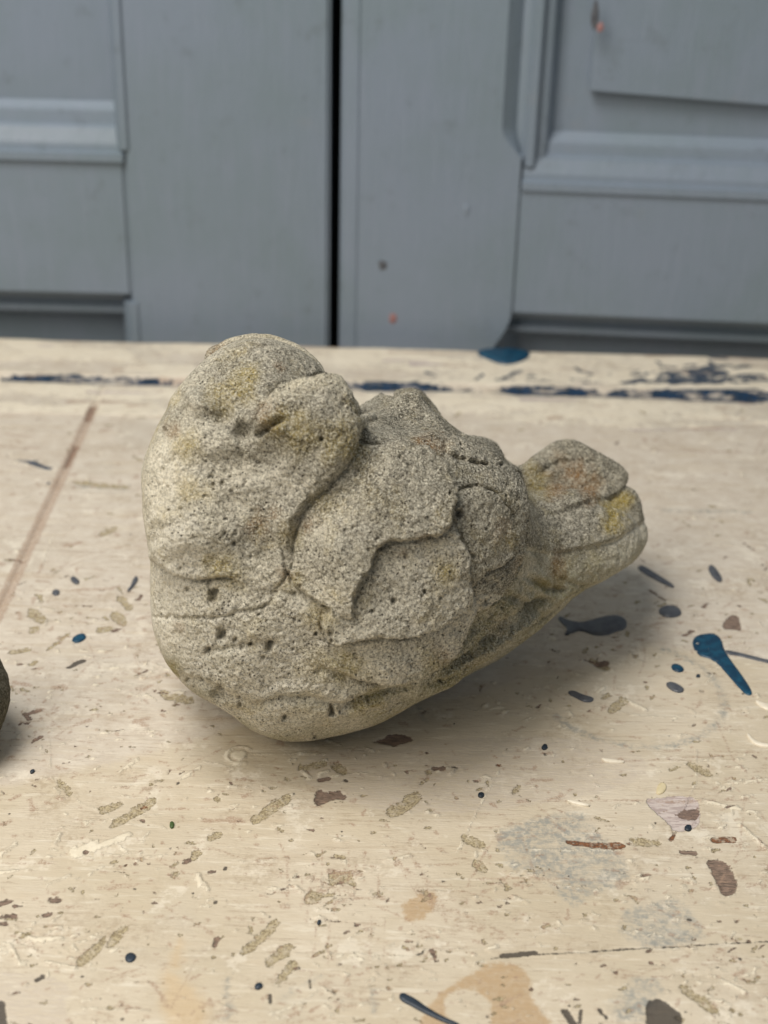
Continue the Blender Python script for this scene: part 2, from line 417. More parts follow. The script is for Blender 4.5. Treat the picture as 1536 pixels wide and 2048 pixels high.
# raised field of the upper panel: its lower edge throws the dark line
fx = Rl(1180, 205)[0]; f1 = Rl(1180, 190)[2]; f2 = Rl(1536, 219)[2]
sl = (f2 - f1) / (Rl(1536, 219)[0] - fx); xe = rx - 0.14
fv = [(fx, f1), (xe, f1 + sl * (xe - fx)), (xe, zt - 0.16), (fx, zt - 0.16)]
v = [(x, RD - 0.0070, z) for x, z in fv] + [(x, RD + 0.002, z) for x, z in fv]
part('raised_field', (v, [(0, 1, 2, 3), (7, 6, 5, 4), (0, 4, 5, 1), (1, 5, 6, 2), (2, 6, 7, 3), (3, 7, 4, 0)]), dr, bev=0.0008)
zq = zr0
part('moulding', prism_x([(0.0085, zq + 0.0005), (0.0085, zq - 0.0045), (0.0150, zq - 0.0055), (0.0150, zq - 0.0095), (0.0100, zq - 0.0105), (0.0100, zq - 0.0145), (0.0185, zq - 0.0155), (0.0185, zq - 0.0190), (0.0255, zq - 0.0200), (RL + .004, zq - 0.0215), (RL + .004, zq + 0.0005)], xs - 0.003, rx - 0.115), dr, bev=0.0006)
c2 = curve2 + [(curve2[-1][0], zb)]; m = len(c2)
v = [(x, 0.0, z) for x, z in c2] + [(x + .35 * (xs - x) + .001, 0.012, z) for x, z in c2] + [(x + .5 * (xs + .004 - x), 0.013, z) for x, z in c2] + [(xs + 0.006, RL, z) for x, z in c2]; f = []
for r in range(3):
    for i in range(m - 1): f.append((r * m + i, r * m + i + 1, (r + 1) * m + i + 1, (r + 1) * m + i))
part('chamfer', (v, f), dr, bev=0)
# chips and flecks on the right-hand leaf: small raised blobs of paint
def fleck(px, py, w, h, mat, nm='paint_fleck'):
    c = Rl(px, py); v = [(c[0], c[1] - 0.0009, c[2])]; k = 12
    for i in range(k):
        a = 2 * math.pi * i / k; r = 1 + 0.25 * random.uniform(-1, 1)
        v.append((c[0] + w * r * math.cos(a), c[1] - 0.0002, c[2] + h * r * math.sin(a)))
    part(nm, (v, [(0, 1 + i, 1 + (i + 1) % k) for i in range(k)]), dr, mat, bev=0)
fleck(786, 637, 0.0026, 0.0036, M_RED); fleck(766, 530, 0.0024, 0.003, M_SLATE); fleck(1201, 55, 0.002, 0.0028, M_RED); fleck(1190, 30, 0.0020, 0.008, M_SLATE)
fleck(933, 418, 0.002, 0.004, M_DOOR)
# cupboard interior that the gap opens onto
tb = NT('dark_interior'); M_DARK = tb.fin(lin(52, 50, 48), 0.9)
part('back_board', box_vf(-0.62, 0.62, 0.36, 0.38, 0, zt), cb, M_DARK)
part('side_board', box_vf(-0.62, -0.60, 0.045, 0.358, 0, zt), cb, M_DARK)
part('side_board', box_vf(0.60, 0.62, 0.045, 0.358, 0, zt), cb, M_DARK)
part('top_board', box_vf(-0.62, 0.62, 0.045, 0.38, zt + 0.002, zt + 0.022), cb, M_DARK)
part('bottom_board', box_vf(-0.62, 0.62, 0.045, 0.38, -0.022, -0.002), cb, M_DARK)

# ------------------------------------------------------------------ the table top
YB, YS = 0.8115, 0.7515            # back edge, joint of the back strip
XE = -0.1545                       # joint of the end board
JOINTS = [0.325, 0.416, 0.525, 0.640]
rows = []
y = 0.285
while y < YB:
    rows.append(y)
    dep = y * math.cos(PITCH) + CAMH * math.sin(PITCH)
    ang = math.atan2(CAMH, y)
    rows_step = 2.6 * (dep / F) / max(0.2, math.sin(ang))
    y += rows_step
rows = [0.05, 0.12, 0.19, 0.24, 0.265, 0.278] + rows + [YB]
rows = np.array(rows)
NS = 580
sv = np.linspace(-1.13, 1.13, NS)
halfw = (768 / F) * (np.maximum(rows, 0.27) * math.cos(PITCH) + CAMH * math.sin(PITCH))
Xg = sv[None, :] * halfw[:, None]
Xg = np.concatenate([np.full((len(rows), 1), -0.48), Xg[:, :1] * 0.5 - 0.24, Xg, Xg[:, -1:] * 0.5 + 0.24, np.full((len(rows), 1), 0.48)], 1)
NR, NC = Xg.shape
Yg = np.repeat(rows[:, None], NC, 1)
TV = np.stack([Xg.ravel(), Yg.ravel()], 1); NV = len(TV)
TPX, TPY, TDEP = project(np.concatenate([TV, np.zeros((NV, 1))], 1))
PXM = TDEP / F                     # metres across one picture pixel, at each point
CLS = ['wash', 'tan', 'stain', 'weather', 'ridge', 'old', 'primer', 'wood', 'faintwood', 'rust', 'navy', 'dark', 'cool']
FAR = -4.0
SD = {c: np.full(NV, FAR, np.float32) for c in CLS}   # signed distance in millimetres, positive inside
mw = lambda pts: on_table([p[0] for p in pts], [p[1] for p in pts])[:, :2]
def clip_box(lo, hi, pad):
    return np.nonzero((TV[:, 0] > lo[0] - pad) & (TV[:, 0] < hi[0] + pad) & (TV[:, 1] > lo[1] - pad) & (TV[:, 1] < hi[1] + pad))[0]
def put(cls, idx, d):
    SD[cls][idx] = np.maximum(SD[cls][idx], np.clip(d * 1000, FAR, 6))
def M_poly(cls, pts, it=1):
    P = smooth_poly(mw(pts), it); i = clip_box(P.min(0), P.max(0), 0.005)
    put(cls, i, poly_sd(TV[i, 0], TV[i, 1], P))
def cap_w(cls, a, b, w0, w1):
    a = np.array(a); b = np.array(b); i = clip_box(np.minimum(a, b), np.maximum(a, b), 0.005 + max(w0, w1))
    d, t = line_d(TV[i, 0], TV[i, 1], [a, b]); put(cls, i, (w0 + (w1 - w0) * t) - d)
def M_cap(cls, x0, y0, x1, y1, w, w2=None):
    P = mw([(x0, y0), (x1, y1)]); s = (np.hypot(P[0, 1] * .887 + .1455, 0)) / F
    s = (P[:, 1].mean() * .887 + .1455) / F
    cap_w(cls, P[0], P[1], w * s, (w if w2 is None else w2) * s)
def M_line(cls, pts, w):
    for a, b in zip(pts[:-1], pts[1:]): M_cap(cls, a[0], a[1], b[0], b[1], w)

# --- a pinker, greyer tone over the far and left side
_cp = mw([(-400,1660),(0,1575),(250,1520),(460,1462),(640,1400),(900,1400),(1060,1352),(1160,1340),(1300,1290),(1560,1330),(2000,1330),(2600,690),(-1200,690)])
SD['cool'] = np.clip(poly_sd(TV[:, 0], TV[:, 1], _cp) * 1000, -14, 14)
# --- strokes of older olive paint showing where the cream has come off
for a in [(203,1622,243,1604,9),(226,1652,306,1602,10),(116,1561,141,1589,7),(508,1642,574,1594,11),(418,1678,444,1668,7),
          (487,1903,553,1847,11),(537,1925,576,1893,13),(556,1963,589,1926,9),(158,1926,198,1894,11),(192,1893,210,1880,7),(218,1890,248,1856,10),
          (385,1718,398,1702,7),(782,1630,836,1592,15),(927,1674,963,1694,10),(950,1726,972,1739,11),(1027,1584,1040,1573,6),
          (1378,1526,1422,1551,8),(1364,1974,1432,2022,10),(1265,1684,1320,1686,8),(345,1752,355,1745,6),(1000,1760,1020,1775,3),
          (1222,1420,1250,1400,11),(1205,1395,1220,1388,6),(600,1535,650,1528,8),(690,1545,670,1530,10),(60,1225,85,1240,12),(60,1262,75,1258,6),
          (20,1305,60,1298,5),(95,1300,140,1265,3),(60,1330,75,1322,4),(196,1262,225,1255,6),(240,1195,260,1215,9),(228,1230,250,1245,11),
          (200,1070,232,1056,6),(150,965,260,975,5),(330,1392,385,1402,9),(325,1385,335,1392,9),(1180,1320,1215,1338,7),
          (650,1760,700,1745,6),(620,1790,690,1790,4),(30,1880,60,1868,4)]:
    _d = np.array([a[2] - a[0], a[3] - a[1]], float); _l = np.hypot(*_d) + 1e-6; _u = _d / _l; _v = np.array([-_u[1], _u[0]]); _w = a[4] * .92
    _p0 = np.array(a[:2], float) - _u * _w * .5; _p1 = np.array(a[2:4], float) + _u * _w * .5; _m = (_p0 + _p1) / 2
    _q = [_p0 + _v * _w * RNG.uniform(.6, 1.05), _m + _v * _w * RNG.uniform(.85, 1.15), _p1 + _v * _w * RNG.uniform(.5, 1.05), _p1 - _v * _w * RNG.uniform(.6, 1.05), _m - _v * _w * RNG.uniform(.85, 1.15), _p0 - _v * _w * RNG.uniform(.5, 1.05)]
    M_poly('old', _q, 1)
M_poly('old', [(606,1800),(622,1780),(640,1790),(640,1805),(612,1810)])
M_poly('old', [(655,1755),(672,1738),(700,1745),(720,1775),(700,1770),(680,1765),(660,1775)])
# --- chips down to brown wood
M_poly('wood', [(627,1605),(632,1585),(640,1577),(650,1583),(662,1584),(680,1580),(693,1592),(690,1600),(668,1597),(650,1606),(636,1612)])
M_poly('wood', [(738,1481),(770,1474),(790,1466),(815,1470),(830,1480),(800,1486),(790,1493),(775,1488)])
M_poly('wood', [(1360,1620),(1378,1617),(1402,1612),(1396,1640),(1378,1640),(1355,1632)])
M_poly('wood', [(1410,1720),(1440,1718),(1465,1735),(1475,1765),(1470,1790),(1445,1793),(1435,1770),(1425,1745)])
M_poly('wood', [(1445,1258),(1450,1240),(1460,1230),(1478,1232),(1486,1262),(1464,1258)])
for a in [(868,1537,885,1536,6),(372,1724,378,1720,6),(0,1808,18,1802,6),(30,1812,45,1810,4),(0,1833,30,1830,5),(0,1848,12,1848,4),
          (104,1800,116,1800,8),(90,1830,96,1828,6),(1365,1704,1388,1706,6),(436,1876,430,1890,5),(57,1427,80,1420,5),(50,1428,57,1438,5),(65,1484,85,1472,4),
          (1195,1328,1210,1326,9),(1170,1318,1200,1328,3),(1300,1180,1330,1200,3),(1370,1270,1385,1262,5),(620,1838,680,1842,2),(640,1560,655,1556,6)]:
    M_cap('wood', *a)
for a in [(145,1180,225,1178,4),(225,1176,238,1172,3),(130,1092,160,1085,6),(0,893,75,897,4),(10,868,60,872,3),(200,862,222,858,5),(30,1365,60,1370,6),(110,1375,125,1372,8),
          (270,1445,295,1438,6),(150,1450,180,1440,5),(410,1640,490,1643,5),(455,1638,480,1640,7),(660,1742,720,1748,8),(1095,1600,1130,1590,3),
          (1000,2010,1040,1990,3),(1470,1950,1490,1940,4),(1300,1250,1322,1246,4),(1350,860,1530,852,4),(1300,900,1480,905,3),(870,835,880,830,6),(1100,838,1120,836,8),
          (300,1962,330,2000,4),(380,1960,400,1950,4),(60,1600,65,1620,5),(0,1650,20,1643,5),(20,1600,40,1590,4),(1390,860,1430,856,4)]:
    M_cap('faintwood', *a)
# perpendicular joint of the end board, rubbed brown
cap_w('faintwood', (XE, 0.50), (XE, 0.717), 0.0031, 0.0028)
cap_w('wood', (XE, 0.645), (XE + .0005, 0.667), 0.0012, 0.0016); cap_w('wood', (XE, 0.70), (XE, 0.716), 0.0018, 0.0018)
M_poly('primer', [(1287,1597),(1320,1595),(1355,1592),(1392,1592),(1402,1625),(1397,1655),(1350,1665),(1337,1645),(1310,1625)])
M_poly('rust', [(1130,1679),(1165,1686),(1210,1684),(1250,1684),(1252,1697),(1215,1700),(1180,1694),(1135,1690)])
for a in [(1342,1680,1352,1665,4),(1430,1681,1465,1680,8),(285,1615,290,1612,4),(994,1529,1000,1530,3),(1255,1686,1262,1685,5),(249,1732,252,1730,2)]: M_cap('rust', *a)
M_poly('wash', [(990,1660),(1060,1640),(1130,1625),(1175,1630),(1185,1660),(1230,1690),(1262,1745),(1230,1770),(1180,1790),(1150,1815),(1120,1790),(1080,1750),(1020,1740),(1000,1700)])
M_poly('wash', [(1235,1830),(1290,1805),(1360,1800),(1395,1840),(1413,1880),(1300,1900),(1245,1870)])
M_poly('wash', [(1195,1715),(1245,1720),(1258,1748),(1210,1756)])
ring = on_table([1262.], [1383.])[0]
th = np.radians(np.linspace(-150, 60, 30))
RP = [(ring[0] + 0.0345 * math.cos(a), ring[1] + 0.0345 * math.sin(a)) for a in th]
for a, b in zip(RP[:-1], RP[1:]): cap_w('wash', a, b, 0.0011, 0.0013)
M_cap('wash', 835, 1412, 850, 1440, 4); M_cap('wash', 1330, 1020, 1500, 1025, 5); M_cap('wash', 150, 972, 250, 978, 5)
M_poly('wash', [(455,1945),(459,1990),(472,2018),(452,2042),(446,2040),(450,1990)]); M_cap('wash', 745, 1985, 748, 2020, 5)
M_cap('wash', 560, 2000, 640, 1950, 2); M_poly('wash', [(1290,1945),(1340,1990),(1290,2040),(1240,2048),(1210,2000)])
M_poly('tan', [(830,2060),(870,1990),(950,1942),(975,1926),(1040,1930),(1060,1960),(1062,2000),(1120,2060),(980,2060),(985,2010),(960,1985),(930,1975),(890,1990),(885,2020),(905,2040),(890,2060)])
M_poly('tan', [(980,1925),(1040,1930),(1052,1942),(1010,1948),(978,1938)])
M_poly('tan', [(800,1820),(830,1790),(880,1780),(860,1830),(820,1850)])
M_poly('stain', [(330,1935),(350,1950),(400,1985),(420,2030),(405,2060),(340,2060),(322,2010)])
M_cap('stain', 350, 1930, 360, 1880, 10, 4); M_cap('stain', 405, 2035, 408, 2028, 10)
M_poly('weather', [(-20,1942),(90,1950),(150,1975),(125,2010),(150,2060),(-20,2060)])
M_poly('weather', [(560,1500),(1200,1460),(1350,1560),(900,1640),(640,1600)], 2)
# --- thick ridges of old paint and glue
for a in [(150,1710,185,1690,10),(185,1700,255,1672,8),(95,1770,140,1750,3),(110,1690,120,1670,5),(395,1750,402,1770,6),(410,1768,415,1782,4),(60,1880,120,1878,6),(40,1868,85,1885,4),(90,1925,150,1938,4),
          (20,1890,40,1930,4),(605,1540,650,1520,4),(640,1548,655,1542,5),(1440,1960,1490,1985,3),(240,1545,275,1518,3),(360,1560,400,1535,3),(590,1470,640,1476,3),(640,1473,680,1490,2),(730,1496,745,1500,3),
          (310,1330,420,1370,2),(1400,1600,1480,1620,4),(1450,1570,1536,1560,3),(770,1722,820,1712,4),(1250,1400,1290,1420,5),(1480,1650,1536,1700,4),(0,1710,30,1690,5),(0,1745,60,1740,3)]:
    M_cap('ridge', *a)
sw = on_table([480.], [1511.])[0]
for r_, w_ in ((0.0046, 0.0007), (0.0012, 0.0016)):
    q = [(sw[0] + r_ * math.cos(a), sw[1] + r_ * 1.05 * math.sin(a)) for a in np.linspace(0.9, 5.2, 12)]
    for a, b in zip(q[:-1], q[1:]): cap_w('ridge', a, b, w_, w_)
# --- blue paint along the back joint, flakes of it elsewhere
bl = [(-0.30,.0009),(-0.21,.0016),(-0.17,.0030),(-0.13,.0020),(-0.11,.0013),(-0.085,.0014),(-0.075,.0030),(-0.05,.0026),(-0.035,.0034),(-0.01,.0034),(0.02,.0028),(0.035,.0017),(0.055,.0014),(0.07,.0034),(0.10,.0034),(0.12,.0020),(0.135,.0028),(0.165,.0044),(0.20,.0048),(0.215,.0024),(0.30,.0034)]
for (xa, wa), (xb, wb) in zip(bl[:-1], bl[1:]): cap_w('navy', (xa, YS - 0.0005), (xb, YS - 0.0005), 1.3 * wa * RNG.uniform(.7, 1.2), 1.3 * wb * RNG.uniform(.7, 1.2))
for _k in range(120):
    _x = RNG.normal(1395, 46); _y = 776 - abs(RNG.normal(0, 17)); M_cap('navy', _x, _y, _x + RNG.normal(0, 22), _y + RNG.normal(0, 2), RNG.uniform(3, 8))
for _k in range(70):
    _x = RNG.uniform(820, 1500); _y = 775 - abs(RNG.normal(0, 14)); M_cap('wash' if _k % 3 else 'navy', _x, _y, _x + RNG.normal(0, 16), _y, RNG.uniform(1.5, 4))
for a in [(1420,722,1450,725,7),(1390,752,1420,740,5),(1160,752,1185,758,5),(1150,745,1160,752,4),(1010,765,1040,750,6),(950,770,965,758,4),(1480,742,1492,738,4),(850,752,870,760,4),(32,922,75,924,4),(60,926,98,938,6),(95,965,98,968,3)]:
    M_cap('navy', *a)
for a in [(1090,1508,1091,1509,3),(355,1568,357,1566,3),(245,2038,246,2037,4),(340,1697,341,1697,3),(450,1740,451,1736,3),(580,1769,581,1769,3),(540,1832,540,1833,3),(1480,1917,1481,1918,2),(620,1958,621,1976,2),(1434,1935,1435,1935,3),
          (905,1533,915,1535,3),(150,1328,165,1322,7),(138,1335,150,1330,5),(540,1990,541,2005,3),(1200,2020,1212,2035,4),(1130,2022,1150,2050,8),(1160,2045,1163,2020,3),(0,2008,6,2050,9),(430,1805,432,1803,3),(1377,1838,1380,1838,4),
          (690,1560,694,1562,3),(836,1908,845,1905,3),(1005,1912,1050,1906,5),(1040,1908,1068,1905,7),(75,1961,85,1955,5)]:
    M_cap('dark', *a)
M_poly('dark', [(1292,2002),(1320,1995),(1330,2003),(1348,2015),(1365,2030),(1362,2060),(1292,2060)])
# --- cracks and scratches
M_line('dark', [(983,1917),(1075,1909),(1170,1905),(1250,1898),(1360,1893),(1450,1886),(1545,1882)], 1.3)
M_line('faintwood', [(1088,1602),(1250,1600),(1400,1602),(1488,1600)], 1.6)
M_line('faintwood', [(1203,1524),(1300,1520),(1478,1510)], 1.5); M_line('faintwood', [(975,1756),(1100,1755),(1200,1760)], 1.2)
M_line('faintwood', [(850,1730),(980,1728)], 1.0); M_line('faintwood', [(0,1726),(110,1727)], 1.1); M_line('faintwood', [(320,1618),(440,1614)], 1.1)
M_line('faintwood', [(330,1815),(400,1850),(440,1880)], 1.2); M_line('faintwood', [(200,1965),(250,1945),(290,1935)], 1.2)
for k in range(9):
    x0 = 780 + 7 * k; M_line('faintwood', [(x0, 1700 + 9 * (k % 5)), (x0 + 60 + 6 * (k % 4), 1800 + 6 * k), (x0 + 190, 1840 + 5 * k)], 0.35)
for k in range(13):
    x0 = 600 + 14 * k + 5 * random.random(); y0 = 1690 + 160 * random.random(); M_line('faintwood', [(x0, y0), (x0 - 3, y0 + 30 + 70 * random.random())], 0.35)
for k in range(190):
    x0 = RNG.uniform(-40, 1560); y0 = RNG.uniform(900, 2050); a = RNG.normal(0.02, .10) if k % 3 else RNG.uniform(-1.4, 1.4); L_ = RNG.uniform(50, 230); q = RNG.normal(0, .12)
    M_line('faintwood' if k % 4 else 'ridge', [(x0, y0), (x0 + .5 * L_ * math.cos(a), y0 + .4 * L_ * math.sin(a)), (x0 + L_ * math.cos(a + q), y0 + .8 * L_ * math.sin(a + q))], RNG.uniform(.35, 1.0))
# --- the countless small knocks
for k in range(2600):
    px = RNG.uniform(-80, 1620); py = RNG.uniform(820, 2060)
    L_ = abs(RNG.normal(0, 9)) + 1; a = RNG.choice([0.0, -0.6, 0.2, 1.2]) + RNG.normal(0, 0.35)
    w = abs(RNG.normal(0, 1.7)) + 0.7
    if py < 1250: L_ *= 1.4
    cls = RNG.choice(['faintwood', 'wood', 'old', 'ridge', 'dark'], p=[0.56, 0.09, 0.18, 0.12, 0.05])
    if cls == 'dark': L_ = 1.5; w = 1 + RNG.random() * 1.3
    if cls == 'wood': w *= 0.8
    M_cap(cls, px, py, px + L_ * math.cos(a), py + 0.6 * L_ * math.sin(a), w, w * RNG.uniform(0.2, 1))
# knots of damage: bunches of flakes
for cx, cy, sx_, sy_, n_, mixp in [(660,1770,45,30,70,.5),(200,1700,60,25,50,.2),(60,1880,70,30,60,.15),(1320,1780,90,40,70,.5),(1480,1600,60,60,60,.4),(240,1400,80,60,60,.6),(70,1480,60,60,60,.6),(150,1230,120,60,60,.6),
                             (1250,1300,120,60,70,.6),(1400,1230,90,60,40,.6),(1080,1430,80,30,30,.5),(1460,1930,70,70,70,.6),(680,1960,60,60,60,.6),(1000,1780,60,40,40,.6),(330,1350,40,30,30,.5),(560,1580,120,40,50,.5),(850,1900,60,50,40,.6)]:
    for k in range(n_):
        px = RNG.normal(cx, sx_); py = RNG.normal(cy, sy_); a = RNG.normal(-0.3, 0.7); L_ = abs(RNG.normal(0, 10)) + 2; w = abs(RNG.normal(0, 2.0)) + 0.8
        cls = 'ridge' if RNG.random() > mixp else RNG.choice(['faintwood', 'old', 'wood'], p=[.55, .30, .15])
        M_cap(cls, px, py, px + L_ * math.cos(a), py + .6 * L_ * math.sin(a), w, w * .4)
# back strip: rubbed to the wood along its far edge, and yellowed
for k in range(46):
    xx = RNG.uniform(-0.28, 0.28); L_ = abs(RNG.normal(0, 0.02)) + .004
    cap_w('faintwood', (xx, YB - abs(RNG.normal(0, .004))), (xx + L_, YB - abs(RNG.normal(0, .003))), 0.0012 + .002 * RNG.random(), .0012)
for k in range(40):
    xx = RNG.uniform(-0.28, 0.28); yy = RNG.uniform(0.70, 0.80); L_ = abs(RNG.normal(0, 0.02)) + .004
    cap_w('faintwood' if k % 3 else 'primer', (xx, yy), (xx + L_, yy + .001), 0.0008 + .0022 * RNG.random() ** 2, .0008)

_s = TV[:, 1] > YS + .003
SD['ridge'][_s] = np.maximum(SD['ridge'][_s], (1.6 * fbm(TV[_s] * [[.3, 1]], 60, 3, 71) + .25).astype(np.float32))
_s = (TV[:, 1] > .705) & (TV[:, 1] < YS - .003)
SD['ridge'][_s] = np.maximum(SD['ridge'][_s], (1.8 * fbm(TV[_s] * [[.25, 1]], 80, 3, 73) + .0).astype(np.float32))
# --- relief that is real geometry: joints, chips, ridges, an uneven brushed surface
Z = 0.00030 * fbm(TV * [[0.35, 1.0]], 70, 3, 5) + 0.00012 * fbm(TV * [[0.15, 1.0]], 420, 3, 9)
jn = np.minimum.reduce([np.abs(TV[:, 1] - j - 0.0006 * vnoise(TV, 60, 3)) for j in JOINTS])
Z -= 0.00010 * np.exp(-(jn / 0.0007) ** 2) * (TV[:, 0] > XE)
Z -= 0.0009 * np.exp(-((TV[:, 0] - XE) / 0.0012) ** 2) * (TV[:, 1] < YS)
Z -= 0.0040 * np.exp(-((TV[:, 1] - YS) / 0.0016) ** 2)
Z += 0.0022 * sstep(YS, YS + 0.003, TV[:, 1]) - 0.004 * sstep(YB - 0.006, YB, TV[:, 1])
for c, h in (('wood', -0.00035), ('old', -0.00022), ('ridge', 0.00055), ('rust', -0.0002), ('primer', -0.0002), ('dark', -0.0002)):
    Z += h * sstep(-0.35, 0.45, SD[c])
table = thing('table', 'worn wooden table top in chipped cream paint with spilled drips of blue and grey', 'table', (0, 0.55, -0.03))
idx = np.arange(NR * NC).reshape(NR, NC)
Q = np.stack([idx[:-1, :-1], idx[:-1, 1:], idx[1:, 1:], idx[1:, :-1]], -1).reshape(-1, 4)
TVZ = np.concatenate([TV, Z[:, None]], 1)
qc = TVZ[Q].mean(1)
reg = np.where(qc[:, 1] > YS, 0, np.where(qc[:, 0] < XE, 1, 2 + np.searchsorted(JOINTS, qc[:, 1])))
# vertex normals of the whole sheet, kept on every board
dz = np.cross(TVZ[Q[:, 2]] - TVZ[Q[:, 0]], TVZ[Q[:, 3]] - TVZ[Q[:, 1]])
VN = np.zeros_like(TVZ)
for k in range(4): np.add.at(VN, Q[:, k], dz)
VN /= np.linalg.norm(VN, axis=1, keepdims=True)
for r in range(2 + len(JOINTS) + 1):
    q = Q[reg == r]
    u, inv = np.unique(q, return_inverse=True); q = inv.reshape(-1, 4)
    nm = 'back_strip' if r == 0 else ('end_board' if r == 1 else 'plank')
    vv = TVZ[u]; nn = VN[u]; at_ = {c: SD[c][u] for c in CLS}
    # boards have thickness: drop a skirt round the border
    e = np.concatenate([q[:, [0, 1]], q[:, [1, 2]], q[:, [2, 3]], q[:, [3, 0]]]); es = np.sort(e, 1)
    key = es[:, 0].astype(np.int64) * len(u) + es[:, 1]; _, first, cnt = np.unique(key, return_index=True, return_counts=True)
    be = e[first[cnt == 1]]; bv = np.unique(be); rm = np.full(len(u), -1); rm[bv] = len(u) + np.arange(len(bv))
    low = vv[bv].copy(); low[:, 2] = -0.028
    side = np.stack([be[:, 1], be[:, 0], rm[be[:, 0]], rm[be[:, 1]]], 1)
    vv = np.concatenate([vv, low]); nn = np.concatenate([nn, nn[bv]])
    at_ = {c: np.concatenate([a, np.full(len(bv), FAR)]) for c, a in at_.items()}
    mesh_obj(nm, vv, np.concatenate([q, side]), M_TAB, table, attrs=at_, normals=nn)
part('under_board', box_vf(-0.478, 0.478, -0.498, 0.264, 0.0025 - 0.022, 0.0023), table, M_DARK, bev=0)

# --- drips that stand proud of the surface: each a bead of paint
def bead_mesh(P, h):
    """domed bead over a closed outline P (N,2)"""
    P = np.asarray(P); n = len(P); c = P.mean(0)
    ar = 0.5 * np.sum(P[:, 0] * np.roll(P[:, 1], -1) - np.roll(P[:, 0], -1) * P[:, 1])
    if ar < 0: P = P[::-1]
    # inset rings using the outline's own normals
    t = np.roll(P, -1, 0) - np.roll(P, 1, 0); nr = np.stack([-t[:, 1], t[:, 0]], 1); nr /= np.linalg.norm(nr, axis=1, keepdims=True) + 1e-9
    d = np.full(n, 1e9)
    wid = np.sqrt(abs(ar)) * 0.5
    for k in range(n):      # local half width along the normal, so that rings do not cross
        rel = P - P[k]; along = rel @ nr[k]; off = np.abs(rel @ np.array([nr[k][1], -nr[k][0]]))
        m = (along > 1e-5) & (off < np.maximum(along * 0.6, 4e-4))
        d[k] = along[m].min() if m.any() else 2 * wid
    d = np.minimum(d * 0.5, wid)
    d = np.array([np.min(d[[(k - 1) % n, k, (k + 1) % n]]) for k in range(n)])
    V = []; 
    for s, z in ((0, -0.0001), (0.02, 0.35), (0.25, 0.72), (0.6, 0.95), (0.92, 1.0)):
        q = P + nr * (d * s)[:, None]; zz = h * z if z > 0 else -0.0006
        V.append(np.concatenate([q, np.full((n, 1), zz)], 1))
    V = np.concatenate(V); Fc = []
    for r in range(4):
        for k in range(n):
            Fc.append((r * n + k, r * n + (k + 1) % n, (r + 1) * n + (k + 1) % n, (r + 1) * n + k))
    # close the crown pairwise across the medial line
    top = [4 * n + k for k in range(n)]
    Fc.append(tuple(top))
    return V, Fc
def zsurf(x, y):
    j = np.argmin((TV[:, 0] - x) ** 2 + (TV[:, 1] - y) ** 2); return Z[j]
def drip(P, h, mat, label=None, nm='paint_drip'):
    V, Fc = bead_mesh(P, h); c = V[:, :2].mean(0); V[:, 2] += max(0.0, zsurf(*c)) + 0.00012
    o = mesh_obj(nm, V, [tuple(int(i) for i in f_) for f_ in Fc], mat, table)
    if label: o['label'] = label
    return o
def drip_px(pts, h, mat, label=None, it=2): return drip(smooth_poly(mw(pts), it), h, mat, label)
def oval(px, py, rx, ry, ang, h, mat, label=None):
    """rx, ry in picture pixels, ang in the picture"""
    ca, sa = math.cos(ang), math.sin(ang); pts = []
    for k in range(18):
        t = 2 * math.pi * k / 18; r = 1 + 0.06 * math.sin(2.3 * t + px)
        a, b = rx * r * math.cos(t), ry * r * math.sin(t); pts.append((px + a * ca - b * sa, py + a * sa + b * ca))
    return drip(mw(pts), h, mat, label)
drip_px([(1383,1284),(1392,1272),(1410,1268),(1428,1267),(1443,1278),(1448,1300),(1462,1322),(1486,1354),(1506,1386),(1500,1393),(1486,1386),(1462,1358),(1440,1332),(1420,1317),(1402,1314),(1388,1302)], 0.0005, M_TEAL, 'long teal drip with a round head')
drip_px([(1448,1300),(1475,1305),(1510,1314),(1550,1324),(1550,1330),(1505,1320),(1475,1312),(1450,1309)], 0.0004, M_SLATE)
drip_px([(1115,1236),(1122,1234),(1135,1241),(1160,1246),(1185,1240),(1210,1233),(1238,1230),(1256,1244),(1250,1260),(1232,1264),(1215,1272),(1190,1273),(1162,1262),(1148,1266),(1134,1272),(1128,1270),(1136,1258),(1122,1246)], 0.0006, M_SLATE, 'large slate-grey splash')
drip_px([(1273,1134),(1285,1131),(1310,1146),(1350,1172),(1346,1177),(1310,1160),(1284,1146)], 0.0006, M_SLATE)
drip_px([(1415,1134),(1424,1130),(1436,1142),(1446,1160),(1440,1166),(1430,1160),(1420,1148)], 0.0006, M_SLATE)
oval(1340, 1224, 22, 12, 0.12, 0.0007, M_SLATE); oval(1350, 1376, 19, 8, 0.35, 0.0007, M_SLATE); oval(1355, 1337, 14, 7, 0.3, 0.0007, M_TEAL)
drip_px([(1135,1383),(1148,1382),(1165,1390),(1188,1396),(1186,1404),(1168,1405),(1150,1395),(1138,1390)], 0.0006, M_SLATE)
oval(1089, 1495, 6, 5, 0, 0.0004, M_NAVY); oval(962, 1591, 6, 5, 0, 0.0004, M_NAVY); oval(1376, 1657, 7, 6, 0, 0.0004, M_NAVY); oval(1396,1353,4,3,0,0.0004,M_NAVY)
drip_px([(797,1994),(803,1988),(815,1990),(832,1999),(852,2014),(880,2031),(925,2052),(905,2052),(872,2038),(845,2025),(822,2012),(803,2003)], 0.0005, M_NAVY, 'navy drip running off towards the front')
oval(261, 1916, 12, 9, -0.3, 0.0005, M_NAVY); oval(517, 1975, 8, 6, -0.3, 0.0005, M_NAVY); oval(638, 1846, 5, 3, -0.8, 0.0005, M_NAVY); oval(65, 1545, 5, 3, -0.4, 0.0005, M_NAVY)
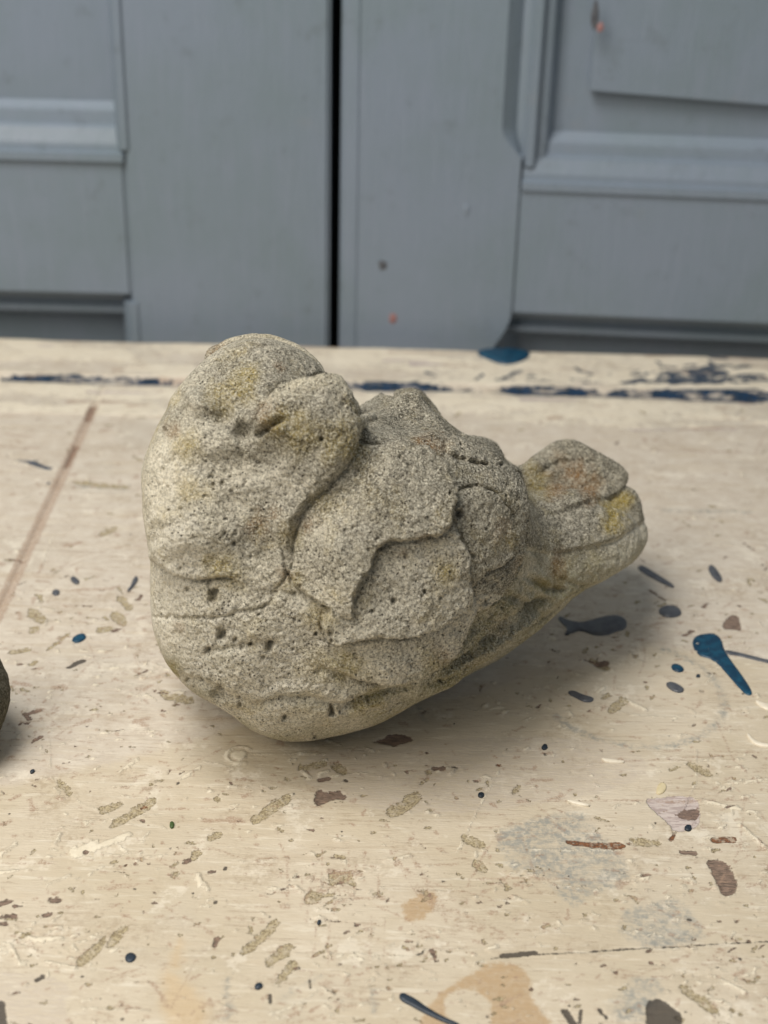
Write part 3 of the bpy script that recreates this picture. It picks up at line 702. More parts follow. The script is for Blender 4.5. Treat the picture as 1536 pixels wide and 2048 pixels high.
oval(158, 1277, 14, 8, -0.35, 0.0005, M_TEAL); oval(150, 1162, 10, 6, 0.5, 0.0006, M_SLATE); oval(112, 1186, 8, 6, -0.3, 0.0006, M_SLATE)
drip_px([(253,1182),(262,1172),(266,1158),(274,1154),(277,1160),(270,1172),(258,1185)], 0.0006, M_SLATE)
drip_px([(945,713),(985,706),(1030,706),(1064,714),(1052,731),(1012,741),(982,732)], 0.0020, M_TEAL, 'teal blob against the foot of the door')
oval(344, 1652, 5, 6, 0.2, 0.0006, drip_material('moss_green_paint', lin(70, 92, 44), lin(60, 78, 40), 0.6))
drip_px([(1202,1518),(1215,1518),(1248,1523),(1248,1528),(1218,1526),(1204,1522)], 0.0005, M_WHITE)
drip_px([(1132,1602),(1150,1602),(1180,1610),(1178,1615),(1150,1609),(1136,1605)], 0.0005, M_WHITE)
drip_px([(1494,1466),(1510,1484),(1545,1491),(1545,1497),(1511,1492),(1494,1476)], 0.0006, M_WHITE); drip_px([(1510,1402),(1525,1406),(1545,1410),(1545,1424),(1526,1418),(1512,1408)], 0.0005, M_WHITE)
drip_px([(1312,1582),(1318,1566),(1330,1566),(1334,1576),(1326,1588),(1314,1590)], 0.0003, M_CREAM)

# ------------------------------------------------------------------ a second concrete piece, only its flank in view
lump = thing('concrete_lump', 'dark grey rounded concrete lump cut off by the left edge of the picture', 'garden ornament', tuple(at(-125, 1420, .418) * [1, 1, 0]))
bm = bmesh.new(); bmesh.ops.create_uvsphere(bm, u_segments=160, v_segments=100, radius=1.0)
lv = np.array([v.co[:] for v in bm.verts]); lf = np.array([[v.index for v in f.verts] for f in bm.faces if len(f.verts) == 4])
lt = [[v.index for v in f.verts] for f in bm.faces]; bm.free()
r_ = 1 + 0.05 * vnoise(lv, 1.6, 2) + 0.02 * fbm(lv, 6, 3, 8) + 0.006 * fbm(lv, 40, 2, 5)
lv = lv * r_[:, None] * [.0245, .027, .0225]; lv[:, 2] = np.maximum(lv[:, 2] + .0205, .0006)
c_ = at(-125, 1420, .418); lv[:, :2] += c_[:2]
lo_ = mesh_obj('lump_body', lv, lt, M_CON2, None, attrs={'grain': np.full(len(lv), .45), 'dirt_and_shade': np.full(len(lv), 1.0), 'algae_and_shade': .5 * (lv[:, 2] < .012)})
lo_.parent = lump; lo_.matrix_parent_inverse = Matrix.Translation(-Vector(lump.location))

# ------------------------------------------------------------------ the cast concrete bird
SIL = [(284,998),(283,965),(286,933),(293,900),(306,865),(318,840),(332,819),(337,798),(358,770),(390,734),(423,705),(455,686),(480,677),(504,673),(530,674),(553,677),(602,695),(636,718),(650,738),(649,757),(651,765),(664,758),(680,770),(691,786),(708,813),(714,835),(722,835),(749,822),(780,811),(790,797),(800,788),(812,784),(826,782),(841,786),(848,795),(855,808),(877,829),(908,851),(934,870),(950,871),(967,874),(988,884),(999,896),(1008,912),(1022,924),(1036,931),(1048,926),(1062,913),(1076,903),(1103,884),(1115,879),(1130,878),(1156,884),(1191,906),(1231,930),(1246,942),(1252,954),(1247,972),(1258,976),(1270,986),(1280,1006),(1285,1032),(1294,1052),(1298,1070),(1292,1094),(1275,1121),(1244,1140),(1215,1160),(1157,1188),(1115,1229),(1066,1272),(1024,1304),(983,1337),(941,1366),(900,1390),(843,1405),(807,1427),(761,1452),(716,1467),(652,1484),(615,1493),(570,1493),(524,1477),(488,1454),(456,1427),(424,1408),(388,1389),(351,1354),(324,1316),(305,1266),(299,1220),(298,1160),(299,1122),(292,1080),(285,1035)]
# silhouette as a distance field, on a coarse raster in picture pixels
_gx = np.arange(200, 1400, 4.0); _gy = np.arange(590, 1590, 4.0)
_GX, _GY = np.meshgrid(_gx, _gy)
_SD = poly_sd(_GX.ravel(), _GY.ravel(), smooth_poly(SIL, 1)).reshape(_GX.shape)
def sil_d(px, py):
    u = np.clip((px - 200) / 4, 0, len(_gx) - 1.001); v = np.clip((py - 590) / 4, 0, len(_gy) - 1.001)
    i = u.astype(int); j = v.astype(int); fu = u - i; fv = v - j
    return (_SD[j, i] * (1 - fu) + _SD[j, i + 1] * fu) * (1 - fv) + (_SD[j + 1, i] * (1 - fu) + _SD[j + 1, i + 1] * fu) * fv
def axes(yaw, pitch=0.0, roll=0.0):
    R = Matrix.Rotation(math.radians(yaw), 3, 'Z') @ Matrix.Rotation(math.radians(-pitch), 3, 'Y') @ Matrix.Rotation(math.radians(roll), 3, 'X')
    return np.array(R)
def ell(c, r, R=None):
    c = np.asarray(c); r = np.asarray(r, float)
    def f(p):
        q = p - c
        if R is not None: q = q @ R
        k0 = np.linalg.norm(q / r, axis=1); k1 = np.linalg.norm(q / (r * r), axis=1) + 1e-9
        return k0 * (k0 - 1) / k1
    return f
YAW = 22
body_p = [ell((-0.024, .448, .057), (.066, .056, .060), axes(YAW)), ell((.012, .462, .060), (.043, .044, .046), axes(YAW + 2, -4)),
          ell(at(1010, 1160, .476), (.058, .027, .031), axes(YAW + 3, 6))]
wing_p = [ell(at(775, 1085, .427), (.050, .024, .038), axes(YAW + 4, 0, 0))]
back_p = [ell(at(836, 868, .487), (.026, .022, .026), axes(YAW)), ell(at(823, 812, .492), (.0085, .011, .011)), ell(at(960, 918, .49), (.017, .014, .014), axes(YAW))]
tail_p = [ell(at(1185, 1022, .524), (.075, .060, .0135), axes(YAW + 4, 4, 48))]
head_p = [ell(at(500, 838, .447), (.0300, .0300, .0305)), ell(at(450, 985, .436), (.0330, .036, .036)), ell(at(515, 930, .424), (.026, .022, .027))]
beak_p = [ell(at(646, 846, .422), (.0128, .0145, .0150)), ell(at(600, 890, .415), (.017, .014, .016))]
def uni(lst, p, k):
    d = lst[0](p)
    for f in lst[1:]: d = smin(d, f(p), k)
    return d
def bird_sdf(p):
    b = uni(body_p, p, .012)
    b = smin(b, uni(back_p, p, .006), .008)
    b = smin(b, uni(wing_p, p, .006), .010)
    b = smin(b, uni(tail_p, p, .006), .007)
    h = uni(head_p, p, .012); h = smin(h, uni(beak_p, p, .007), .006)
    b = smin(b, h, .0110)
    X, Y, D = project(p)
    s = -(sil_d(X, Y) - 2.0) * D / F
    b = smax(b, s, .0042)
    return smax(b, -p[:, 2] + .0004, .0020)
def grad(p, h=.0004):
    k = np.array([[1, -1, -1], [-1, -1, 1], [-1, 1, -1], [1, 1, 1]], float)
    g = 0
    for q in k: g = g + q * bird_sdf(p + q * h)[:, None]
    return g / (4 * h)
def proj_to(p, n=3):
    for _ in range(n):
        g = grad(p); f = bird_sdf(p)
        p = p - g * (f / (np.sum(g * g, 1) + 1e-6))[:, None]
    return p
H0 = 0.0017
gx = np.arange(-.105, .125, H0); gy = np.arange(.37, .57, H0); gz = np.arange(-.006, .165, H0)
GX, GY, GZ = np.meshgrid(gx, gy, gz, indexing='ij')
G = bird_sdf(np.stack([GX.ravel(), GY.ravel(), GZ.ravel()], 1)).reshape(GX.shape)
sg = G < 0
c = np.zeros(tuple(n - 1 for n in G.shape), int)
for a in (0, 1):
    for b in (0, 1):
        for d in (0, 1): c += sg[a:a + c.shape[0], b:b + c.shape[1], d:d + c.shape[2]]
act = (c > 0) & (c < 8)
vid = np.full(act.shape, -1); vid[act] = np.arange(act.sum())
I, J, K = np.nonzero(act)
BV = np.stack([gx[I], gy[J], gz[K]], 1) + H0 / 2
BF = []
for ax in range(3):
    s0 = [slice(None)] * 3; s1 = [slice(None)] * 3; s0[ax] = slice(0, -1); s1[ax] = slice(1, None)
    a, b = sg[tuple(s0)], sg[tuple(s1)]
    i, j, k = np.nonzero(a != b); fl = a[i, j, k]
    o1, o2 = [(1, 2), (2, 0), (0, 1)][ax]
    e1 = np.eye(3, dtype=int)[o1]; e2 = np.eye(3, dtype=int)[o2]
    base = np.stack([i, j, k], 1)
    ok = (base[:, o1] > 0) & (base[:, o2] > 0); base = base[ok]; fl = fl[ok]
    q = [base - e1 - e2, base - e2, base, base - e1]
    q = np.stack([vid[tuple(np.clip(x, 0, np.array(vid.shape) - 1).T)] for x in q], 1)
    q[~fl] = q[~fl][:, ::-1]; q = q[(q >= 0).all(1)]
    BF.append(q)
BF = np.concatenate(BF)
def relax(V, Q, n=2):
    for _ in range(n):
        acc = np.zeros_like(V); cnt = np.zeros(len(V))
        for k in range(4):
            for m in (1, 3): np.add.at(acc, Q[:, k], V[Q[:, (k + m) % 4]]); np.add.at(cnt, Q[:, k], 1)
        V = 0.4 * V + 0.6 * acc / cnt[:, None]
    return V
BV = proj_to(BV, 3); BV = proj_to(relax(BV, BF, 3), 2)
def subdiv(V, Q):
    n = len(V); e = np.concatenate([np.sort(Q[:, [k, (k + 1) % 4]], 1) for k in range(4)])
    key = e[:, 0].astype(np.int64) * n + e[:, 1]; u, inv = np.unique(key, return_inverse=True)
    ev = 0.5 * (V[u // n] + V[u % n]); fc = V[Q].mean(1); m = len(Q)
    E = [n + inv[k * m:(k + 1) * m] for k in range(4)]; ci = n + len(u) + np.arange(m)
    out = np.concatenate([np.stack([Q[:, k], E[k], ci, E[(k + 3) % 4]], 1) for k in range(4)])
    return np.concatenate([V, ev, fc]), out
BV, BF = subdiv(BV, BF); BV = proj_to(BV, 1); BV, BF = subdiv(BV, BF); BV = proj_to(BV, 1)
BN = grad(BV); BN /= np.linalg.norm(BN, axis=1, keepdims=True) + 1e-9
NB = len(BV)
# side view coordinates: the near side as seen, the far side as its mirror image about the bird's own middle plane
udir = np.array([math.cos(math.radians(YAW)), math.sin(math.radians(YAW)), 0]); vdir = np.array([-udir[1], udir[0], 0])
mid = np.array([-0.024, .452, 0.0])
dv = (BV - mid) @ vdir
ndv = BN @ ((BV * 0 + CO - BV) / np.linalg.norm(CO - BV, axis=1, keepdims=True)).T if False else np.sum(BN * ((CO - BV) / np.linalg.norm(CO - BV, axis=1, keepdims=True)), 1)
far = (ndv < -0.02) & (dv > 0.004)
PV = BV.copy(); PV[far] -= 2 * dv[far][:, None] * vdir
BX, BY, BD = project(PV)
side = np.clip(np.where(far, -ndv * 1.6, ndv * 3.0), 0, 1)    # relief fades where the surface turns edge-on
side = np.where(BV[:, 2] < .006, side * BV[:, 2] / .006, side)
wob1 = vnoise(BV, 160, 3); wob2 = vnoise(BV, 420, 4); wob3 = vnoise(BV, 1000, 6)
rag = 4.5 * wob1 + 3.5 * wob2 + 2.2 * wob3          # pixels of raggedness
PLATES = {  # outline, height at free edge, height deep inside (m), length over which it falls
 'E': ([(880,900),(960,935),(1030,935),(1045,1004),(1049,1040),(1042,1075),(1035,1114),(1016,1160),(986,1196),(941,1218),(900,1250),(800,1200),(800,1000)], 0.0018, 0.0004, 120),
 'F': ([(900,872),(934,869),(967,871),(990,880),(1010,908),(1003,926),(988,937),(965,932),(930,925),(895,905)], .0022, .0008, 70),
 'D': ([(640,1250),(687,1230),(760,1215),(850,1190),(915,1165),(940,1190),(936,1222),(923,1258),(903,1293),(874,1319),(852,1328),(845,1342),(820,1353),(768,1361),(700,1352),(640,1330)], 0.0034, 0.0018, 90),
 'C': ([(840,1000),(905,990),(926,984),(944,974),(980,997),(997,1023),(1009,1062),(1006,1092),(996,1111),(977,1127),(944,1140),(926,1172),(860,1180),(830,1100)], 0.005, 0.003, 80),
 'B': ([(710,1050),(760,1030),(840,1010),(888,1030),(900,1070),(915,1090),(922,1108),(919,1157),(926,1179),(918,1203),(886,1226),(846,1249),(794,1265),(742,1262),(703,1272),(660,1285),(640,1240),(680,1160)], 0.007, 0.0048, 80),
 'A': ([(560,1000),(600,930),(680,870),(735,893),(755,896),(804,897),(843,903),(872,929),(892,961),(899,992),(886,1022),(886,1047),(864,1062),(837,1067),(801,1073),(772,1073),(760,1083),(741,1090),(737,1106),(734,1130),(717,1155),(702,1175),(700,1207),(702,1234),(660,1215),(600,1180),(575,1130)], 0.0094, 0.0074, 120),
 'T3': ([(1030,1040),(1130,1050),(1180,1040),(1230,1025),(1270,1000),(1310,1040),(1310,1130),(1200,1180),(1100,1150)], 0.0012, 0.0006, 60),
 'T2': ([(1010,1000),(1090,980),(1160,960),(1235,945),(1275,975),(1300,1030),(1282,1046),(1258,1060),(1228,1082),(1180,1092),(1130,1106),(1060,1100),(1030,1075)], 0.0022, 0.0012, 60),
 'T1': ([(1000,960),(1060,890),(1130,860),(1270,940),(1255,962),(1243,980),(1215,1000),(1150,1015),(1090,1031),(1040,1035),(1010,1010)], 0.0032, 0.0022, 60),
 'H': ([(716,862),(711,885),(704,906),(690,927),(672,948),(640,984),(620,1005),(603,1025),(590,1048),(584,1080),(578,1130),(520,1230),(200,1230),(200,600),(760,600),(760,830)], .0048, .0000, 110),
}
HT = np.zeros(NB); DPL = {}
near_any = side > 0
_dH = poly_sd(BX, BY, smooth_poly(PLATES['H'][0], 1))
for nm in ('T3', 'T2', 'T1', 'E', 'F', 'C', 'D', 'B', 'A', 'H'):
    P, he, hi, ln = PLATES[nm]
    P = np.array(P, float); lo = P.min(0) - 40; hi_ = P.max(0) + 40
    ix = np.nonzero(near_any & (BX > lo[0]) & (BX < hi_[0]) & (BY > lo[1]) & (BY < hi_[1]))[0]
    amp = 0.3 if nm[0] == 'T' else 1.0
    d = poly_sd(BX[ix], BY[ix], smooth_poly(P, 1)) + rag[ix] * amp
    D_ = np.full(NB, -1e3); D_[ix] = d; DPL[nm] = D_
    m = sstep(-2.0, 2.0 + 4.0 * np.clip(wob1, 0, 1), D_)
    hh = he + (hi - he) * np.clip(D_ / ln, 0, 1) - .0008 * np.exp(-(np.clip(D_, 0, None) / 4.0) ** 2)
    if nm[0] == 'T': fx_ = sstep(1040, 1150, BX); hh = hh * fx_; m = m * fx_
    if nm == 'H':       # head and neck lie over the wing; the step dies out down the breast and under the chin
        hh = he * np.exp(-(np.clip(D_, 0, None) / 48.0) ** 2) - .0028 * np.exp(-(np.clip(D_, 0, None) / 9.0) ** 2)
        fy_ = 1 - sstep(1040, 1130, BY); m = m * fy_; hh = np.where(BY > 1000, hh * fy_, hh)
        m = np.where((HT == 0) & (D_ > 30), 1.0, m)
    groove = -.0011 * (0.3 if nm[0] in 'TF' else 1) * (1 + .7 * wob1) * np.exp(-((D_ + 5) / 3.5) ** 2)
    if nm == 'D':
        g_ = sstep(630, 790, BX - .5 * (BY - 1300)); hh = hh * g_; groove = groove * g_
    if nm == 'A':       # the shoulder grows out of the breast
        hh = hh * (0.15 + 0.85 * sstep(585, 690, BX - 0.35 * (BY - 1130))) * (0.25 + 0.75 * sstep(-5, 95, -_dH))
    HT = HT * (1 - m) + hh * m + groove * (1 - m)
# ends of plates that have no edge of their own: blend the shoulder into the breast
# the whole wing stands off the flank behind it
_W = [(760,890),(880,890),(960,925),(1030,930),(1046,1004),(1049,1040),(1042,1075),(1035,1114),(1016,1160),(986,1196),(941,1218),(923,1258),(903,1293),(874,1319),(845,1342),(820,1353),(768,1361),(700,1355),(640,1330),(620,1200),(700,1000)]
_d = poly_sd(BX, BY, smooth_poly(_W, 1)) + .8 * rag
HT = HT + .0046 * sstep(-2.5, 2.5, _d) * sstep(640, 900, BX + .35 * (BY - 1130)) * sstep(900, 1010, BY) * (1 - .25 * np.exp(-(np.clip(_d, 0, None) / 6) ** 2))
HT = HT - .0030 * np.exp(-((_d + 6) / 4.5) ** 2) * sstep(900, 1010, BY) * sstep(700, 860, BX)
def crease(pts, w, depth, lip=0.0, nsgn=1):
    """cut of half width w pixels; lip raises the upper/left side"""
    global HT
    P = np.array(pts, float); lo = P.min(0) - 60; hi_ = P.max(0) + 60
    ix = np.nonzero(near_any & (BX > lo[0]) & (BX < hi_[0]) & (BY > lo[1]) & (BY < hi_[1]))[0]
    jx = BX[ix] + 3 * wob2[ix] + 2 * wob3[ix]; jy = BY[ix] + 3 * wob1[ix] + 2 * wob3[ix]
    d, t = line_d(jx, jy, pts)
    tap = np.clip(np.minimum(t, 1 - t) * 5, 0, 1) ** 0.6
    HT[ix] -= depth * tap * np.exp(-(d / w) ** 2)
    if lip: HT[ix] += lip * tap * np.exp(-((d - 2.2 * w) / (1.6 * w)) ** 2)
def step(pts, h, fall, into, w=3.0):
    """raise the side of a polyline that holds the point 'into', with a crisp edge along the line"""
    global HT
    P = np.array(pts, float); lo = P.min(0) - 3 * fall; hi_ = P.max(0) + 3 * fall
    ix = np.nonzero(near_any & (BX > lo[0]) & (BX < hi_[0]) & (BY > lo[1]) & (BY < hi_[1]))[0]
    jx = BX[ix] + 3 * wob2[ix] + 1.5 * wob3[ix]; jy = BY[ix] + 3 * wob1[ix] + 1.5 * wob3[ix]
    d, t = line_d(jx, jy, pts); n_ = len(P) - 1
    k_ = np.clip((t * n_).astype(int), 0, n_ - 1); e_ = P[k_ + 1] - P[k_]
    cr = e_[:, 0] * (jy - P[k_, 1]) - e_[:, 1] * (jx - P[k_, 0])
    i0 = np.argmin([np.hypot(*(np.array(into) - (P[q] + P[q + 1]) / 2)) for q in range(n_)])
    e0 = P[i0 + 1] - P[i0]; s0 = np.sign(e0[0] * (into[1] - P[i0, 1]) - e0[1] * (into[0] - P[i0, 0]))
    s = d * np.sign(cr) * s0; tap = np.clip(np.minimum(t, 1 - t) * 6, 0, 1)
    HT[ix] += tap * (h * sstep(-w, w, s) * np.exp(-(np.clip(s, 0, None) / fall) ** 2) - .3 * h * np.exp(-((s + 6) / 5.0) ** 2))
step([(508,872),(512,850),(524,828),(540,808),(560,790),(598,775),(628,770),(652,763),(690,742),(760,700)], .0060, 60, (620, 860), 4.0)
step([(284,1100),(301,1119),(351,1151),(397,1158),(451,1153),(500,1170)], .0022, 60, (400, 1080))
step([(690,1362),(768,1362),(822,1354),(848,1342),(853,1329),(876,1320),(905,1294),(925,1258),(938,1222),(942,1194)], .0004, 60, (860, 1270))
# head against wing, breast fold, mouth, brow and belly folds
crease([(588,1056),(584,1095),(580,1140)], 9, .0012)
crease([(296,1112),(318,1132),(351,1152),(397,1159),(451,1154),(482,1163)], 5, .0012, .0004)
crease([(508,1200),(540,1186),(556,1181),(582,1191),(620,1210),(660,1235)], 9, .0008)
crease([(536,800),(558,781),(598,764),(628,760),(652,752),(700,725)], 7, .0030)
crease([(508,872),(524,866),(545,854),(575,838)], 4.5, .0034, .0006)
crease([(560,846),(600,822),(625,803),(645,795)], 9, .0010)
crease([(340,800),(362,812),(395,820)], 16, .0010)
crease([(372,775),(392,772),(408,790)], 7, .0006)
crease([(430,830),(452,836),(470,850)], 12, .0008)
crease([(300,1046),(330,1056),(352,1050)], 8, .0005)
crease([(400,1312),(430,1300),(480,1292),(540,1285),(580,1300)], 7, .0007, .0004)
crease([(620,1350),(640,1338),(690,1352),(760,1372),(800,1362)], 8, .0009)
crease([(352,1350),(420,1372),(470,1400),(520,1412)], 8, .0012, .0005)
crease([(500,1420),(560,1400),(620,1395),(680,1410),(720,1405)], 8, .0016, .0008)
crease([(680,1424),(720,1400),(760,1388),(820,1375)], 7, .0022, .0008)
crease([(860,1370),(920,1345),(970,1310)], 7, .0026, .0012)
crease([(905,1330),(950,1300),(985,1262),(1040,1225),(1090,1190)], 7, .0030, .0014)
crease([(960,1290),(1010,1260),(1050,1228)], 6, .0022, .0010)
crease([(880,1345),(930,1310),(960,1275)], 7, .0022, .0010)
crease([(1000,1290),(1040,1262),(1085,1232)], 6, .0020, .0010)
crease([(1010,1190),(1050,1205),(1085,1230)], 6, .0018, .0008); crease([(1050,1150),(1090,1175),(1135,1180)], 6, .0018, .0008)
HT = HT + .0011 * fbm(BV, 190, 3, 77) * near_any * sstep(800, 900, BX) * sstep(1090, 1200, BY + .2 * (BX - 950))
crease([(975,1330),(1030,1290),(1075,1250),(1130,1205),(1190,1165)], 8, .0024, .0008)
crease([(1070,952),(1130,926),(1205,930)], 6, .0008, .0004); crease([(1080,990),(1150,980),(1225,960)], 7, .0006)
crease([(1046,940),(1052,985),(1048,1040),(1040,1090)], 9, .0022)
crease([(1060,1100),(1080,1110),(1100,1130)], 8, .0007); crease([(900,1005),(930,985),(950,972)], 5, .0008)
crease([(845,900),(880,915),(905,940)], 8, .0006)
def bump_at(px, py, r, h, sq=1.0, ang=0.0):
    global HT
    ca, sa = math.cos(ang), math.sin(ang); dx = BX - px + 5 * wob1; dy = BY - py + 5 * wob2
    u = (dx * ca + dy * sa) / r; v = (-dx * sa + dy * ca) / (r * sq)
    HT = HT + h * np.exp(-(u * u + v * v) ** 1.4)
for q in [(455,935,95,-.0030,.34,.12),(395,1050,85,.0030,.7),(500,1010,60,-.0014,.6),(484,862,19,-.0062,.9),(494,905,26,-.0016,1),(398,806,28,.0036,.8,.3),(360,795,12,-.0012),(446,832,24,-.0030),(415,842,24,-.0010,.6),(530,760,46,.0016),(470,775,26,.0010),(540,915,36,-.0026,.7,-.6),(630,850,44,.0022),(690,800,16,.0012),(680,850,20,.0008),(655,905,22,.0008),
          (340,865,22,-.0010),(380,930,40,.0010),(440,1000,50,-.0010),(520,1080,50,-.0014,1),(400,1080,50,.0014),(350,1085,36,.0010),(360,1190,40,-.0008),(430,1220,40,.0010),(520,1240,46,.0012),(600,1280,40,-.0010),(470,1350,46,.0012),(560,1340,36,-.0008),(660,1390,40,.0010),(560,1450,40,.0010),(480,1430,24,-.0012),(640,1460,26,-.0010),(745,1425,30,.0012),(800,1395,24,-.0012),
          (840,1375,24,.0012),(900,1360,24,.0014),(940,1330,18,-.0012),(975,1300,26,.0016),(1015,1270,20,.0014),(1005,1245,14,-.0014),(1050,1240,20,.0012),(960,1250,24,-.0014),(1040,1180,24,.0010),(1090,1160,30,.0012),(1075,1205,14,-.0014),(1120,1190,22,.0014),(1170,1160,16,-.0010),(930,1275,12,-.0012),
          (650,1100,40,.0010),(720,1000,50,.0008),(810,960,40,.0006),(820,1140,40,.0008),(760,1200,30,-.0006),(830,1200,30,.0008),(960,1060,26,.0008),(800,850,24,-.0010),(770,860,30,.0006),(870,850,22,.0010),(905,905,20,-.0010),(1120,950,40,-.0010),(1190,940,24,.0008)]: bump_at(*q)
# undulation and grain of the casting
HT = HT + .0011 * vnoise(BV, 55, 21) + .0007 * fbm(BV, 130, 3, 31) + .00048 * fbm(BV, 520, 2, 41) + .00034 * vnoise(BV, 1500, 51)
HB = HT * np.maximum(side, 0.12)
# air holes of the casting
HOLES = [(427,1190,13,.0040),(443,1269,12,.0038),(415,1302,7,.0026),(437,1390,14,.0030),(663,1420,8,.0042),(569,1435,5,.0022),(902,1025,6,.003),(778,1193,5,.002),(833,1172,4.5,.002),(828,1180,4,.002),(737,1212,4,.0018),(538,1293,9,.0036),(470,1280,6,.0024),(500,1290,5,.0020),
         (657,1258,5,.0022),(660,1270,4.5,.0022),(632,1268,4,.0018),(643,878,4.5,.0022),(373,1362,4,.0018),(478,1397,4,.0018),(478,1413,4,.0018),(706,1405,4,.0018),(736,1402,4,.0018),(630,1480,4,.0016),(724,1365,6,.0014),(450,1065,4,.0016),(469,1087,4.5,.002),(425,970,5,.0016),(442,968,4.5,.0016),(330,861,4,.0012),(374,1178,4,.0014),
         (928,1103,4,.0016),(1010,1172,4.5,.0018),(957,1196,4,.0018),(880,1360,5,.002),(730,1095,4,.0012),(391,1071,3.5,.001),(600,1172,4,.0016),(420,1165,5,.0012)]
for _ in range(260):
    HOLES.append((RNG.uniform(290, 1010), RNG.uniform(880, 1480), abs(RNG.normal(0, 1.0)) + 1.5, .0006 + .0008 * RNG.random()))
order = np.argsort(BX); sx_ = BX[order]
for hx, hy, r, dp in HOLES:
    a, b = np.searchsorted(sx_, [hx - 3 * r, hx + 3 * r]); ii = order[a:b]; ii = ii[(np.abs(BY[ii] - hy) < 3 * r) & (side[ii] > .2)]
    d = np.hypot(BX[ii] - hx, (BY[ii] - hy) * (.8 + .4 * ((hx * 7) % 1))) + (0.30 * r) * wob3[ii] + (0.30 * r) * wob2[ii]
    HB[ii] = HB[ii] - dp * (1 - sstep(0.25 * r, 1.25 * r, d))
BV0 = BV
# the casting was modelled from its sides: plates are raised mostly outwards from the middle plane, grain along the normal
TC = CO - PV; TC /= np.linalg.norm(TC, axis=1, keepdims=True)
TC[far] -= 2 * (TC[far] @ vdir)[:, None] * vdir
DIR = BN * (1 - .5 * side[:, None]) + TC * .5 * side[:, None]; DIR /= np.linalg.norm(DIR, axis=1, keepdims=True)
BV = BV + DIR * HB[:, None]
BV[:, 2] = np.maximum(BV[:, 2], 0.0006)
# normals of the finished surface
def vnormals(V, Q):
    n_ = np.cross(V[Q[:, 2]] - V[Q[:, 0]], V[Q[:, 3]] - V[Q[:, 1]]); N = np.zeros_like(V)
    for k in range(4):
        for a in range(3): N[:, a] += np.bincount(Q[:, k], n_[:, a], len(V))
    return N / (np.linalg.norm(N, axis=1, keepdims=True) + 1e-12)
NN = vnormals(BV, BF)
# --- stains and painted-in shade: each a patch with its own place on the casting
ST = {k: np.zeros(NB) for k in ('dirt_and_shade', 'pale', 'lichen_and_light', 'rust', 'algae_and_shade')}
def patch(k, px, py, r, amt, sq=1.0, ang=0.0):
    ca, sa = math.cos(ang), math.sin(ang); dx = BX - px; dy = BY - py
    u = dx * ca + dy * sa; v = (-dx * sa + dy * ca) / sq
    d = np.hypot(u, v) / (1.3 * r) + 0.34 * wob1 + 0.30 * wob2
    ST[k] = np.maximum(ST[k], (1.25 if k in ('lichen_and_light', 'rust') else 1.0) * amt * (1 - sstep(0.10, 1.15, d)))
for a in [(830,930,110,.8),(500,870,90,.6),(760,1000,150,.7),(900,950,120,.8),(600,860,110,.7),(940,1100,70,.6),(800,1160,80,.5),(490,740,100,.5),(540,1040,90,.6),(560,720,80,.6),(650,740,50,.6),(430,800,45,.7),(505,850,60,.75),(400,800,40,.5),(540,900,60,.6),(510,1060,55,.65),(560,1090,60,.5),(640,1110,60,.55),(780,950,80,.65),(800,860,70,.6),(860,850,50,.6),(940,930,90,.75),(960,1040,60,.6),(1000,970,60,.6),
          (1150,960,90,.8),(1240,950,40,.8),(1130,1050,80,.55),(760,1200,60,.35),(820,1290,50,.3),(630,1300,50,.3),(700,830,40,.5),(660,880,40,.6),(900,890,30,.7),(970,905,40,.7),(880,880,14,.9),(920,940,16,.8),(1150,970,140,1.0),(1140,1050,90,.9),(830,820,60,.6),(560,700,120,.5),(430,760,80,.4),(480,1090,40,.6),(350,840,35,.5),(830,800,30,.4)]: patch('dirt_and_shade', *a)
for a in [(360,1150,110,1.0),(420,1320,120,1.0),(600,1380,130,.9),(560,1300,110,.8),(830,1290,60,.8),(350,1080,70,.8),(350,1220,80,.7),(420,1130,60,.6),(460,1260,90,.5),(600,1240,70,.5),(560,1360,110,.5),(440,1340,70,.5),(840,1130,60,.6),(780,1330,60,.45),(400,920,70,.35),(560,960,60,.3),(860,1200,50,.4),(1220,1130,60,.7),(1280,1090,30,.6),(960,1220,50,.5),(900,1330,70,.5),(1040,1230,50,.5),(690,1050,50,.35),(640,790,30,.4)]: patch('pale', *a)
for a in [(480,770,40,.7),(500,750,20,.8),(450,790,35,.5),(440,1130,35,.75),(425,1120,20,.7),(470,1150,30,.6),(380,890,30,.5),(560,850,25,.7),(600,870,40,.5),(680,880,40,.5),(1235,1008,30,1.0,.6),(1225,1045,24,.9,1.3),(640,1330,30,.5),(690,1325,35,.6),(745,1400,30,.7),(720,1410,25,.7),(650,1000,30,.4),(870,1130,24,.6),(1080,1165,14,.8),(340,1340,18,.8),(1000,1075,24,.5),(590,1160,24,.6),(1075,970,30,.6),(640,1230,30,.5),(580,1070,30,.4),(850,1310,30,.5),(920,1370,40,.5),(1060,940,16,.5)]: patch('lichen_and_light', *a)
for a in [(535,830,26,.7),(520,1048,30,.7),(545,1030,18,.6),(620,1050,20,.7),(570,1150,20,.7),(860,885,26,.9,.7),(840,882,14,.8),(885,890,14,.7),(1140,950,45,1.0,.7,.3),(1115,975,26,.8),(1175,975,30,.8),(1110,1140,20,.9,1.5),(350,862,16,.6),(870,1290,20,.5),(800,1100,14,.5),(980,1050,22,.5),(560,735,12,.7),(1000,1250,20,.4),(1020,1120,16,.5),(360,1255,16,.5),(830,1070,14,.5),(1120,920,20,.5)]: patch('rust', *a)
